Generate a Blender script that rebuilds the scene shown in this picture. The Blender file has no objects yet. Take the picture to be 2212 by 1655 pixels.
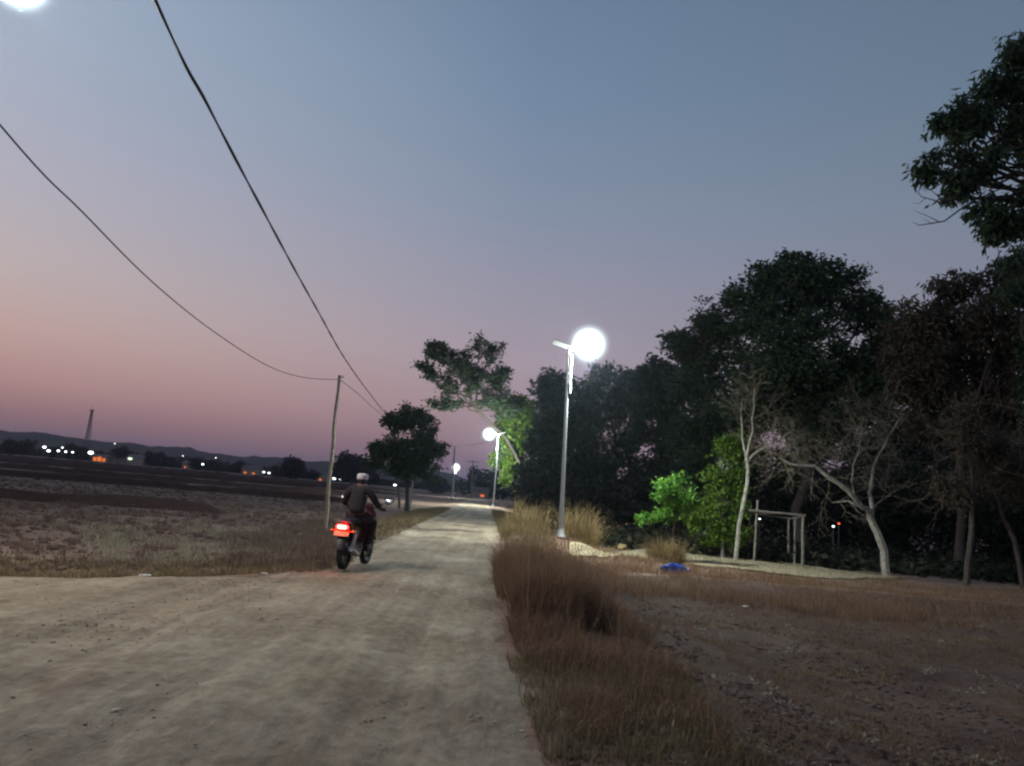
import bpy, math, random
import numpy as np
from mathutils import Vector, Matrix

sc = bpy.context.scene
COL = sc.collection
R = math.radians
rng = np.random.default_rng(7)
random.seed(7)

# ------------------------------------------------------------------ camera
CAM = Vector((0, 0, 1.5))
F_PX, CX, CY = 1640.0, 1106.0, 827.5          # measured on a 2212 x 1655 view of the photograph
PITCH, ROLL = R(8.3), R(4.83)
fwd = Vector((0, math.cos(PITCH), math.sin(PITCH)))
r0 = Vector((1, 0, 0)); u0 = Vector((0, -math.sin(PITCH), math.cos(PITCH)))
rt = (math.cos(ROLL) * r0 + math.sin(ROLL) * u0).normalized()
up = (-math.sin(ROLL) * r0 + math.cos(ROLL) * u0).normalized()
cam_d = bpy.data.cameras.new('camera'); cam = bpy.data.objects.new('camera', cam_d); COL.objects.link(cam)
cam_d.sensor_width = 36; cam_d.lens = 36 * F_PX / 2212; cam_d.clip_end = 20000; cam_d.clip_start = .05
m3 = Matrix((rt, up, -fwd)).transposed()
cam.matrix_world = Matrix.Translation(CAM) @ m3.to_4x4()
sc.camera = cam

# ------------------------------------------------------------------ sky, sun, exposure
SUN_AZ, SUN_EL = R(-62), R(-2.0)              # the sun has set, out of frame to the left
world = bpy.data.worlds.new('World'); sc.world = world; world.use_nodes = True
nt = world.node_tree; nt.nodes.clear()
def N(t, **k):
    n = nt.nodes.new(t)
    for a, b in k.items(): setattr(n, a, b)
    return n
wout = N('ShaderNodeOutputWorld')
tc = N('ShaderNodeTexCoord'); sep = N('ShaderNodeSeparateXYZ'); nt.links.new(tc.outputs['Generated'], sep.inputs[0])
def wmath(op, a, b=None, c=None):
    n = N('ShaderNodeMath', operation=op)
    for i, v in enumerate((a, b, c)):
        if v is None: continue
        if isinstance(v, (int, float)): n.inputs[i].default_value = v
        else: nt.links.new(v, n.inputs[i])
    return n.outputs[0]
elev = wmath('ARCSINE', sep.outputs[2])
edeg = wmath('MULTIPLY', elev, 180 / math.pi)
e01 = wmath('DIVIDE', edeg, 90.0)
def s2l(c): return tuple(((v / 255) / 12.92 if v / 255 <= .04045 else ((v / 255 + .055) / 1.055) ** 2.4) for v in c)
def wramp(stops):
    n = N('ShaderNodeValToRGB'); cr = n.color_ramp; cr.interpolation = 'B_SPLINE' if False else 'EASE'
    cr.interpolation = 'LINEAR'
    while len(cr.elements) < len(stops): cr.elements.new(.5)
    for el, (p, c) in zip(cr.elements, stops): el.position = p / 90; el.color = (*s2l(c), 1)
    nt.links.new(e01, n.inputs[0]); return n.outputs[0]
SUNSET = wramp([(0, (130, 96, 104)), (2.5, (160, 116, 115)), (4.5, (182, 139, 131)), (8, (193, 161, 152)), (12, (186, 171, 169)), (17, (174, 170, 180)), (23, (161, 168, 184)), (30, (152, 166, 185)), (45, (104, 126, 152)), (90, (70, 92, 122))])
MIDDLE = wramp([(0, (132, 108, 122)), (2.5, (144, 115, 124)), (6, (161, 136, 142)), (10, (160, 145, 155)), (15, (145, 142, 157)), (21, (127, 138, 158)), (29, (110, 130, 154)), (45, (88, 108, 134)), (90, (66, 86, 114))])
AWAY = wramp([(0, (110, 106, 122)), (6, (120, 116, 132)), (12, (122, 122, 136)), (20, (110, 120, 136)), (29, (92, 109, 126)), (45, (76, 94, 112)), (90, (62, 80, 104))])
# azimuth factor: cosine of the angle to the sunset
hx = N('ShaderNodeVectorMath', operation='MULTIPLY'); hx.inputs[1].default_value = (1, 1, 0)
nt.links.new(tc.outputs['Generated'], hx.inputs[0])
hn = N('ShaderNodeVectorMath', operation='NORMALIZE'); nt.links.new(hx.outputs[0], hn.inputs[0])
dt = N('ShaderNodeVectorMath', operation='DOT_PRODUCT'); dt.inputs[1].default_value = (math.sin(SUN_AZ), math.cos(SUN_AZ), 0)
nt.links.new(hn.outputs[0], dt.inputs[0])
ang = wmath('MULTIPLY', wmath('ARCCOSINE', wmath('MULTIPLY', dt.outputs['Value'], .9999)), 180 / math.pi)   # degrees from the sunset
def mrange(v, a, b):
    n = N('ShaderNodeMapRange'); n.clamp = True
    nt.links.new(v, n.inputs[0]); n.inputs[1].default_value = a; n.inputs[2].default_value = b
    return n.outputs[0]
def wmix(f, a, b):
    n = N('ShaderNodeMix', data_type='RGBA')
    if isinstance(f, float): n.inputs[0].default_value = f
    else: nt.links.new(f, n.inputs[0])
    nt.links.new(a, n.inputs[6]); nt.links.new(b, n.inputs[7]); return n.outputs[2]
grad = wmix(mrange(ang, 62, 110), wmix(mrange(ang, 22, 62), SUNSET, MIDDLE), AWAY)
sky = N('ShaderNodeTexSky', sky_type='NISHITA', sun_disc=False)
sky.sun_elevation = SUN_EL; sky.sun_rotation = SUN_AZ; sky.air_density = 1.2; sky.dust_density = 2
bgs = N('ShaderNodeBackground'); nt.links.new(sky.outputs[0], bgs.inputs[0]); bgs.inputs[1].default_value = .05
bgg = N('ShaderNodeBackground'); nt.links.new(grad, bgg.inputs[0]); bgg.inputs[1].default_value = 1.11
addw = N('ShaderNodeAddShader'); nt.links.new(bgs.outputs[0], addw.inputs[0]); nt.links.new(bgg.outputs[0], addw.inputs[1])
nt.links.new(addw.outputs[0], wout.inputs[0])

sun_d = bpy.data.lights.new('sun', 'SUN'); sun = bpy.data.objects.new('sun', sun_d); COL.objects.link(sun)
sun_d.energy = .04; sun_d.angle = R(20); sun_d.color = (1, .72, .6)      # last glow over the horizon
sun.rotation_euler = (R(86), 0, -SUN_AZ + math.pi)
sun.rotation_euler = Vector((-math.sin(SUN_AZ), -math.cos(SUN_AZ), -.07)).to_track_quat('-Z', 'Y').to_euler()

sc.view_settings.view_transform = 'Standard'; sc.view_settings.look = 'None'
sc.view_settings.exposure = 0; sc.view_settings.gamma = 1
sc.render.engine = 'CYCLES'
cy = sc.cycles
cy.use_denoising = True; cy.max_bounces = 6; cy.diffuse_bounces = 2; cy.glossy_bounces = 2; cy.transmission_bounces = 2
cy.volume_bounces = 0; cy.transparent_max_bounces = 6; cy.sample_clamp_indirect = 4
cy.filter_width = 2.3
LAMP_W = 2700.0          # watts of one street lamp's floodlight
HAZE = 0.00024

# ------------------------------------------------------------------ helpers
def at(px, py, Y):
    d = fwd * F_PX + rt * (px - CX) - up * (py - CY)
    return CAM + d * (Y / d.y)
def at_z(px, py, z):
    d = fwd * F_PX + rt * (px - CX) - up * (py - CY)
    return CAM + d * ((z - CAM.z) / d.z)
def m_per_px(Y): return Y / (F_PX * math.cos(PITCH))

def hash2(ix, iy, seed):
    n = (ix * 374761393 + iy * 668265263 + seed * 974634) & 0x7fffffff
    n = ((n ^ (n >> 13)) * 1274126177) & 0x7fffffff
    return ((n ^ (n >> 16)) & 0xffff) / 65535.0
def vnoise(x, y, seed=0):
    x = np.asarray(x, float); y = np.asarray(y, float)
    ix = np.floor(x).astype(np.int64); iy = np.floor(y).astype(np.int64)
    fx = x - ix; fy = y - iy; fx = fx * fx * (3 - 2 * fx); fy = fy * fy * (3 - 2 * fy)
    a = hash2(ix, iy, seed); b = hash2(ix + 1, iy, seed); c = hash2(ix, iy + 1, seed); d = hash2(ix + 1, iy + 1, seed)
    return (a * (1 - fx) + b * fx) * (1 - fy) + (c * (1 - fx) + d * fx) * fy - .5
def fbm(x, y, seed=0, o=4):
    s = 0; a = 1
    for i in range(o):
        s = s + a * vnoise(np.asarray(x) * 2 ** i, np.asarray(y) * 2 ** i, seed + i * 17); a *= .5
    return s
def sst(a, b, x):
    t = np.clip((np.asarray(x, float) - a) / (b - a), 0, 1); return t * t * (3 - 2 * t)

# road edges, world metres, from where they lie on the (level) road
_L = [at_z(*p, 0.0) for p in ((0, 1248), (250, 1251), (500, 1247), (680, 1240), (745, 1226), (800, 1184), (870, 1150), (950, 1112), (1003, 1083))]
_R = [at_z(*p, 0.0) for p in ((1200, 1655), (1130, 1480), (1090, 1380), (1066, 1250), (1080, 1205), (1070, 1140), (1052, 1083))]
LY = np.array([-30.] + [p.y for p in _L] + [400.]); LX = np.array([-40.] + [p.x for p in _L] + [_L[-1].x - 8.])
RY = np.array([-30.] + [p.y for p in _R] + [400.]); RX = np.array([_R[0].x + 1.5] + [p.x for p in _R] + [_R[-1].x - 8])
def xl(y): return np.interp(y, LY, LX)
def xr(y): return np.interp(y, RY, RX)
BANK_A, BANK_B = (4.2, 22.0), (26.0, 21.0)
LAMP_BASE = at(1211, 1157, 28)
def h(x, y):
    x = np.asarray(x, float); y = np.asarray(y, float)
    near = 1 - sst(60, 160, y)
    dR = x - xr(y); dL = xl(y) - x
    off = np.maximum(sst(0, .8, dR), sst(0, .8, dL))
    z = -.55 * sst(.5, 4.5, dR) * near - .22 * sst(.1, 2.5, dL) * near
    z = z + .16 * np.exp(-((y - 21.5 - .03 * (x - 4)) / 1.7) ** 2) * sst(3.0, 5.0, x) * sst(60, 40, x) * near
    z = z + (LAMP_BASE.z + .13) * np.exp(-((x - LAMP_BASE.x) ** 2 + (y - LAMP_BASE.y) ** 2) / 5)
    z = z + off * (.10 * fbm(x * .45, y * .45, 3) + .05 * fbm(x * 2.1, y * 2.1, 9, 3)) * near
    z = z + (1 - off) * .03 * fbm(x * .5, y * .35, 5)
    far = np.hypot(x, y)
    z = z + sst(80, 500, far) * (2.0 * fbm(x * .004, y * .004, 21) - .5)
    return z
def hz(x, y): return float(h(x, y))
def ground(px, py):
    z = 0.
    for _ in range(25):
        p = at_z(px, py, z); nz = hz(p.x, p.y)
        z = z + .6 * (nz - z)
    p = at_z(px, py, z); return Vector((p.x, p.y, hz(p.x, p.y)))

# ------------------------------------------------------------------ mesh building
def link(o, parent=None):
    COL.objects.link(o)
    if parent: o.parent = parent
    return o
def np_mesh(name, V, F, mat, smooth=False):
    """V (n,3) floats, F (m,k) ints of one k"""
    me = bpy.data.meshes.new(name)
    V = np.asarray(V, np.float32); F = np.asarray(F, np.int32); k = F.shape[1]
    me.vertices.add(len(V)); me.vertices.foreach_set('co', V.ravel())
    me.loops.add(F.size); me.loops.foreach_set('vertex_index', F.ravel())
    me.polygons.add(len(F)); me.polygons.foreach_set('loop_start', np.arange(0, F.size, k, dtype=np.int32))
    me.polygons.foreach_set('loop_total', np.full(len(F), k, np.int32))
    if smooth: me.polygons.foreach_set('use_smooth', np.ones(len(F), bool))
    me.materials.append(mat); me.update(calc_edges=True); return me
def np_obj(name, V, F, mat, parent=None, smooth=False):
    return link(bpy.data.objects.new(name, np_mesh(name, V, F, mat, smooth)), parent)

class G:
    def __init__(s): s.v = []; s.f = []
    def add(s, vs, fs):
        b = len(s.v); s.v += [tuple(v) for v in vs]; s.f += [tuple(i + b for i in f) for f in fs]; return s
    def tube(s, pts, rad, n=8, cap=True):
        pts = [Vector(p) for p in pts]
        if not hasattr(rad, '__len__'): rad = [rad] * len(pts)
        vs = []; a = None
        for i, p in enumerate(pts):
            t = (pts[min(i + 1, len(pts) - 1)] - pts[max(i - 1, 0)]).normalized()
            if a is None: a = t.orthogonal().normalized()
            a = (a - t * a.dot(t)); a = a.normalized() if a.length > 1e-6 else t.orthogonal().normalized()
            b = t.cross(a)
            for k in range(n):
                w = 2 * math.pi * k / n; vs.append(p + (a * math.cos(w) + b * math.sin(w)) * rad[i])
        fs = [(i * n + k, i * n + (k + 1) % n, (i + 1) * n + (k + 1) % n, (i + 1) * n + k) for i in range(len(pts) - 1) for k in range(n)]
        if cap: fs += [tuple(reversed(range(n))), tuple(range((len(pts) - 1) * n, len(pts) * n))]
        return s.add(vs, fs)
    def box(s, c, d, M=None, ch=.12):
        """box with chamfered vertical silhouette: 8 corners cut to an octagonal section along each end"""
        c = Vector(c); x, y, z = d[0] / 2, d[1] / 2, d[2] / 2; e = ch * min(x, y, z) * 2
        sec = [(-x + e, -z), (x - e, -z), (x, -z + e), (x, z - e), (x - e, z), (-x + e, z), (-x, z - e), (-x, -z + e)]
        rings = [(-y, .9), (-y + e, 1), (y - e, 1), (y, .9)]
        vs = []
        for yy, k in rings:
            for a, b in sec:
                v = Vector((a * k, yy, b * k)); vs.append((M @ v if M else v) + c)
        fs = [(i * 8 + k, i * 8 + (k + 1) % 8, (i + 1) * 8 + (k + 1) % 8, (i + 1) * 8 + k) for i in range(3) for k in range(8)]
        fs += [tuple(reversed(range(8))), tuple(range(24, 32))]
        return s.add(vs, fs)
    def ell(s, c, r, nu=12, nv=8, M=None):
        c = Vector(c); vs = []
        for j in range(1, nv):
            t = math.pi * j / nv
            for i in range(nu):
                p = 2 * math.pi * i / nu
                v = Vector((r[0] * math.sin(t) * math.cos(p), r[1] * math.sin(t) * math.sin(p), r[2] * math.cos(t)))
                vs.append(c + (M @ v if M else v))
        top = Vector((0, 0, r[2])); vs += [c + (M @ top if M else top), c - (M @ top if M else top)]
        fs = [(j * nu + i, (j + 1) * nu + i, (j + 1) * nu + (i + 1) % nu, j * nu + (i + 1) % nu) for j in range(nv - 2) for i in range(nu)]
        a = len(vs) - 2
        fs += [(a, i, (i + 1) % nu) for i in range(nu)] + [(a + 1, (nv - 2) * nu + (i + 1) % nu, (nv - 2) * nu + i) for i in range(nu)]
        return s.add(vs, fs)
    def loft(s, secs):
        n = len(secs[0]); vs = [p for q in secs for p in q]
        fs = [(i * n + k, i * n + (k + 1) % n, (i + 1) * n + (k + 1) % n, (i + 1) * n + k) for i in range(len(secs) - 1) for k in range(n)]
        fs += [tuple(reversed(range(n))), tuple(range((len(secs) - 1) * n, len(secs) * n))]
        return s.add(vs, fs)
    def ring(s, c, R0, r, axis='x', n=24, m=8, sx=1.0):
        c = Vector(c); vs = []
        for i in range(n):
            a = 2 * math.pi * i / n
            for j in range(m):
                b = 2 * math.pi * j / m; rr = R0 + r * math.cos(b); w = r * sx * math.sin(b)
                v = Vector((w, rr * math.cos(a), rr * math.sin(a))) if axis == 'x' else Vector((rr * math.cos(a), rr * math.sin(a), w))
                vs.append(c + v)
        fs = [(i * m + j, i * m + (j + 1) % m, ((i + 1) % n) * m + (j + 1) % m, ((i + 1) % n) * m + j) for i in range(n) for j in range(m)]
        return s.add(vs, fs)
    def build(s, name, mat, parent=None, smooth=True, loc=None):
        me = bpy.data.meshes.new(name); me.from_pydata([tuple(v) for v in s.v], [], s.f); me.materials.append(mat)
        if smooth:
            me.polygons.foreach_set('use_smooth', [True] * len(me.polygons))
            try: me.set_sharp_from_angle(angle=R(42))
            except Exception: pass
        me.update(); o = link(bpy.data.objects.new(name, me), parent)
        if loc is not None: o.location = loc
        return o

def tag(o, label=None, cat=None, group=None, kind=None):
    if label: o['label'] = label
    if cat: o['category'] = cat
    if group: o['group'] = group
    if kind: o['kind'] = kind
    return o
def empty(name, loc=(0, 0, 0), rz=0):
    o = bpy.data.objects.new(name, None); o.location = loc; o.rotation_euler = (0, 0, rz); o.empty_display_size = .2
    return link(o)
def copy_tree(o, parent=None):
    c = o.copy(); link(c, parent)
    for ch in [q for q in bpy.data.objects if q.parent == o]: copy_tree(ch, c)
    return c

# ------------------------------------------------------------------ materials
def new_mat(name):
    m = bpy.data.materials.new(name); m.use_nodes = True; t = m.node_tree; t.nodes.clear()
    o = t.nodes.new('ShaderNodeOutputMaterial'); return m, t, o
def plain(name, col, rough=.6, metal=0., noise=.25, scale=6., bump=0., coat=0.):
    m, t, o = new_mat(name); b = t.nodes.new('ShaderNodeBsdfPrincipled')
    b.inputs['Roughness'].default_value = rough; b.inputs['Metallic'].default_value = metal
    if coat: b.inputs['Coat Weight'].default_value = coat
    c = t.nodes.new('ShaderNodeTexCoord'); n = t.nodes.new('ShaderNodeTexNoise'); n.inputs['Scale'].default_value = scale; n.inputs['Detail'].default_value = 5
    t.links.new(c.outputs['Object'], n.inputs['Vector'])
    r = t.nodes.new('ShaderNodeValToRGB'); r.color_ramp.elements[0].position = .3; r.color_ramp.elements[1].position = .7
    r.color_ramp.elements[0].color = (*[v * (1 - noise) for v in col], 1); r.color_ramp.elements[1].color = (*[min(1, v * (1 + noise)) for v in col], 1)
    t.links.new(n.outputs[0], r.inputs[0]); t.links.new(r.outputs[0], b.inputs['Base Color'])
    if bump:
        bp = t.nodes.new('ShaderNodeBump'); bp.inputs['Strength'].default_value = bump; bp.inputs['Distance'].default_value = .05
        t.links.new(n.outputs[0], bp.inputs['Height']); t.links.new(bp.outputs[0], b.inputs['Normal'])
    t.links.new(b.outputs[0], o.inputs[0]); return m
def glow(name, col, s):
    m, t, o = new_mat(name); e = t.nodes.new('ShaderNodeEmission'); e.inputs[0].default_value = (*col, 1); e.inputs[1].default_value = s
    t.links.new(e.outputs[0], o.inputs[0]); return m
def leafy(name, cols, trans=.3, rough=.55):
    """each leaf its own tint"""
    m, t, o = new_mat(name); g = t.nodes.new('ShaderNodeNewGeometry')
    r = t.nodes.new('ShaderNodeValToRGB'); cr = r.color_ramp
    while len(cr.elements) < len(cols): cr.elements.new(.5)
    for i, (e, c) in enumerate(zip(cr.elements, cols)): e.position = i / max(1, len(cols) - 1); e.color = (*c, 1)
    t.links.new(g.outputs['Random Per Island'], r.inputs[0])
    b = t.nodes.new('ShaderNodeBsdfPrincipled'); b.inputs['Roughness'].default_value = rough; b.inputs['Specular IOR Level'].default_value = .25
    tr = t.nodes.new('ShaderNodeBsdfTranslucent'); mx = t.nodes.new('ShaderNodeMixShader'); mx.inputs[0].default_value = trans
    t.links.new(r.outputs[0], b.inputs['Base Color']); t.links.new(r.outputs[0], tr.inputs[0])
    t.links.new(b.outputs[0], mx.inputs[1]); t.links.new(tr.outputs[0], mx.inputs[2]); t.links.new(mx.outputs[0], o.inputs[0]); return m
def earth(name, stops, sc1=.35, sc2=5., bump=.4, dist=.06, rough=.95, stretch=(1, 1, 1), tracks=False):
    m, t, o = new_mat(name); b = t.nodes.new('ShaderNodeBsdfPrincipled'); b.inputs['Roughness'].default_value = rough; b.inputs['Specular IOR Level'].default_value = .15
    c = t.nodes.new('ShaderNodeTexCoord'); mp = t.nodes.new('ShaderNodeMapping'); mp.inputs['Scale'].default_value = stretch
    t.links.new(c.outputs['Object'], mp.inputs[0])
    n1 = t.nodes.new('ShaderNodeTexNoise'); n1.inputs['Scale'].default_value = sc1; n1.inputs['Detail'].default_value = 6; n1.inputs['Roughness'].default_value = .62
    n2 = t.nodes.new('ShaderNodeTexNoise'); n2.inputs['Scale'].default_value = sc2; n2.inputs['Detail'].default_value = 8; n2.inputs['Roughness'].default_value = .68
    for n in (n1, n2): t.links.new(mp.outputs[0], n.inputs['Vector'])
    ad = t.nodes.new('ShaderNodeMath'); ad.operation = 'MULTIPLY_ADD'; ad.inputs[1].default_value = .45
    t.links.new(n2.outputs[0], ad.inputs[0])
    mu = t.nodes.new('ShaderNodeMath'); mu.operation = 'MULTIPLY'; mu.inputs[1].default_value = .55; t.links.new(n1.outputs[0], mu.inputs[0]); t.links.new(mu.outputs[0], ad.inputs[2])
    r = t.nodes.new('ShaderNodeValToRGB'); cr = r.color_ramp
    while len(cr.elements) < len(stops): cr.elements.new(.5)
    for e, (p, cc) in zip(cr.elements, stops): e.position = p; e.color = (*cc, 1)
    t.links.new(ad.outputs[0], r.inputs[0]); t.links.new(r.outputs[0], b.inputs['Base Color'])
    if tracks:                                          # long wheel streaks along the lane, and pale dusty patches
        mp2 = t.nodes.new('ShaderNodeMapping'); mp2.inputs['Scale'].default_value = (3.2, .10, 1); t.links.new(c.outputs['Object'], mp2.inputs[0])
        n3 = t.nodes.new('ShaderNodeTexNoise'); n3.inputs['Scale'].default_value = 1; n3.inputs['Detail'].default_value = 5; n3.inputs['Roughness'].default_value = .6; n3.inputs['Distortion'].default_value = .3
        t.links.new(mp2.outputs[0], n3.inputs['Vector'])
        n4 = t.nodes.new('ShaderNodeTexNoise'); n4.inputs['Scale'].default_value = .55; n4.inputs['Detail'].default_value = 7; n4.inputs['Roughness'].default_value = .6; t.links.new(c.outputs['Object'], n4.inputs['Vector'])
        prev = r.outputs[0]
        for nn, lo, hi, a_, b_ in ((n3, .36, .64, (.80, .80, .81, 1), (1.14, 1.135, 1.12, 1)), (n4, .42, .66, (.86, .84, .82, 1), (1.22, 1.24, 1.28, 1))):
            rr = t.nodes.new('ShaderNodeValToRGB'); rr.color_ramp.elements[0].position = lo; rr.color_ramp.elements[1].position = hi; rr.color_ramp.elements[0].color = a_; rr.color_ramp.elements[1].color = b_
            t.links.new(nn.outputs[0], rr.inputs[0]); mm = t.nodes.new('ShaderNodeMix'); mm.data_type = 'RGBA'; mm.blend_type = 'MULTIPLY'; mm.inputs[0].default_value = 1
            t.links.new(prev, mm.inputs[6]); t.links.new(rr.outputs[0], mm.inputs[7]); prev = mm.outputs[2]
        t.links.new(prev, b.inputs['Base Color'])
    bp = t.nodes.new('ShaderNodeBump'); bp.inputs['Strength'].default_value = bump; bp.inputs['Distance'].default_value = dist
    t.links.new(n2.outputs[0], bp.inputs['Height']); t.links.new(bp.outputs[0], b.inputs['Normal'])
    t.links.new(b.outputs[0], o.inputs[0]); return m

M = {}
M['soil'] = earth('field_soil', [(.28, (.125, .078, .062)), (.48, (.235, .155, .122)), (.70, (.38, .27, .21))], .5, 7, .7, .08)
M['tilled'] = earth('tilled_soil', [(.28, (.062, .036, .029)), (.48, (.125, .078, .062)), (.70, (.23, .155, .12))], .5, 7, .8, .09)
M['road'] = earth('road_dirt', [(.30, (.18, .135, .105)), (.43, (.275, .215, .158)), (.54, (.365, .300, .225)), (.64, (.43, .37, .29)), (.74, (.54, .48, .42))], .5, 8, .8, .05, stretch=(1.3, .8, 1), tracks=True)
M['path'] = earth('path_dirt', [(.3, (.30, .25, .17)), (.7, (.48, .41, .28))], 1, 9, .5, .04)
M['bund'] = earth('bund_soil', [(.3, (.05, .026, .022)), (.7, (.11, .065, .052))], 1, 6, .6, .06)
M['hill'] = earth('hill_scrub', [(.3, (.04, .045, .035)), (.7, (.08, .08, .06))], .004, .03, .3, 3)
M['bark'] = plain('dark_bark', (.07, .055, .045), .9, 0, .4, 9, .5)
M['pale_bark'] = plain('pale_bark', (.30, .28, .24), .85, 0, .45, 7, .5)
M['twig'] = plain('dry_twig', (.17, .14, .105), .9, 0, .3, 9)
M['galv'] = plain('galvanised_steel', (.42, .44, .45), .45, .5, .12, 14)
M['solar'] = plain('solar_cells', (.03, .04, .08), .12, .2, .3, 20)
M['bamboo'] = plain('weathered_bamboo', (.24, .21, .17), .7, 0, .35, 12, .2)
M['timber'] = plain('grey_timber', (.19, .17, .15), .85, 0, .35, 9, .3)
M['cable'] = plain('black_cable', (.012, .012, .013), .5, 0, .2)
M['rubber'] = plain('rubber', (.02, .02, .02), .85)
M['red'] = plain('dark_red_plastic', (.065, .006, .009), .3, 0, .15, 5, 0, .4)
M['black'] = plain('black_plastic', (.018, .018, .02), .5)
M['metal'] = plain('worn_steel', (.35, .35, .36), .35, .9)
M['mirror'] = plain('mirror_glass', (.9, .9, .9), .32, 1., .02)
M['plate'] = plain('number_plate', (.42, .30, .14), .5, 0, .05)
M['skin'] = plain('skin', (.16, .085, .05), .6, 0, .1, 20)
M['shirt'] = plain('grey_shirt', (.032, .026, .029), .9, 0, .2, 14, .2)
M['trousers'] = plain('dark_trousers', (.03, .014, .017), .9, 0, .2, 12, .2)
M['cap'] = plain('white_cap', (.72, .68, .74), .8, 0, .06, 20)
M['white'] = plain('white_paper', (.7, .7, .68), .8, 0, .08)
M['blue'] = plain('blue_plastic', (.008, .07, .42), .35, 0, .3, 10)
M['rock'] = plain('tan_rock', (.34, .25, .13), .9, 0, .35, 5, .6)
M['clod'] = plain('soil_clod', (.12, .075, .06), .95, 0, .4, 3, .4)
M['pebble'] = plain('road_pebble', (.36, .29, .23), .95, 0, .4, 3, .3)
M['wall'] = plain('plaster_wall', (.35, .28, .22), .9, 0, .15, 1)
M['roof'] = plain('tin_roof', (.16, .13, .12), .6, .3, .2, 1)
M['tail'] = glow('tail_light_glow', (1, .012, .008), 48); M['bulb'] = glow('tail_bulb_glow', (1, .12, .08), 160)
def bloom_mat(R_, e0):
    """luminous globe: added body standing in for lens bloom, its glow fading outward from the core"""
    m, t, o = new_mat('lamp_bloom'); c = t.nodes.new('ShaderNodeTexCoord'); ln = t.nodes.new('ShaderNodeVectorMath'); ln.operation = 'LENGTH'; t.links.new(c.outputs['Object'], ln.inputs[0])
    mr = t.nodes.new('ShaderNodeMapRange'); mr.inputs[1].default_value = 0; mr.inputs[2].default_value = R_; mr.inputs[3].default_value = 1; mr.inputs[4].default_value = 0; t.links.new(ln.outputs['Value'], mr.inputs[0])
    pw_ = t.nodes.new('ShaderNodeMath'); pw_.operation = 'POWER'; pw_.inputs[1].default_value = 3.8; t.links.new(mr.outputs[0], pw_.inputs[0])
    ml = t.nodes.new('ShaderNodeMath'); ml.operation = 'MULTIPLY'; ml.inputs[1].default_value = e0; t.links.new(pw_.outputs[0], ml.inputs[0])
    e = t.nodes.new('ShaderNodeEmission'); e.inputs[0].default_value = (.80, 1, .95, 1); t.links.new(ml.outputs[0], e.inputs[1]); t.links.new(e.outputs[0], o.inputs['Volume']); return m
M['led'] = glow('led_core', (.95, 1, .98), 5)
M['far_white'] = glow('far_white_lamp', (.85, .97, 1), 6)
M['far_green'] = glow('far_pale_green_lamp', (.75, 1, .7), 1.6)
M['far_orange'] = glow('far_orange_lamp', (1, .22, .05), .9)
M['far_red'] = glow('far_red_lamp', (1, .12, .05), 3)
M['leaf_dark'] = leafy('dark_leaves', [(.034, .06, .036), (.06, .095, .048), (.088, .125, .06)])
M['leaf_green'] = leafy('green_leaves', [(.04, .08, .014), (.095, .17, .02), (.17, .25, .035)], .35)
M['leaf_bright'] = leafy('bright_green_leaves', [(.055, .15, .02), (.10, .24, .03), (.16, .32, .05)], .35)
M['leaf_brown'] = leafy('brownish_leaves', [(.055, .052, .034), (.095, .075, .05), (.13, .09, .06)])
M['leaf_far'] = leafy('far_leaves', [(.02, .032, .018), (.04, .055, .028)])
M['straw'] = leafy('dry_grass_blades', [(.17, .12, .06), (.28, .20, .10), (.38, .28, .15)], .3, .8)
M['rust'] = leafy('russet_grass_blades', [(.15, .09, .058), (.26, .158, .10), (.36, .24, .15)], .3, .8)
M['olive'] = leafy('olive_grass_blades', [(.12, .10, .052), (.20, .158, .085), (.30, .225, .125)], .3, .8)
M['pale'] = leafy('pale_straw_blades', [(.26, .22, .15), (.38, .34, .25), (.46, .42, .33)], .3, .8)

# ------------------------------------------------------------------ terrain
def warp(n, a, k): u = np.linspace(-1, 1, n); return a * np.sinh(k * u)
nx, ny = 460, 460
k_ = math.asinh(5200 / 2.2)
gx = warp(nx, 2.2, k_); gy = warp(ny, 2.2, k_) + 9.0
X, Y = np.meshgrid(gx, gy, indexing='ij')
inroad = (X > xl(Y) + .12) & (X < xr(Y) - .12) & (Y < 250)
Z = h(X, Y) - .09 * inroad
idx = np.arange(nx * ny).reshape(nx, ny)
F = np.stack([idx[:-1, :-1], idx[1:, :-1], idx[1:, 1:], idx[:-1, 1:]], -1).reshape(-1, 4)
o = np_obj('ground', np.stack([X, Y, Z], -1).reshape(-1, 3), F, M['soil'], None, True)
tag(o, 'brown dry field soil stretching to the hills', kind='structure')
o.data.materials.append(M['tilled'])                    # the small tilled field on the right has darker, redder soil
fx = X[:-1, :-1].ravel(); fy = Y[:-1, :-1].ravel()
o.data.polygons.foreach_set('material_index', ((fx > xr(fy) + .9) & (fy < 21.5) & (fy > -40) & (fx < 60)).astype(np.int32))

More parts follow.
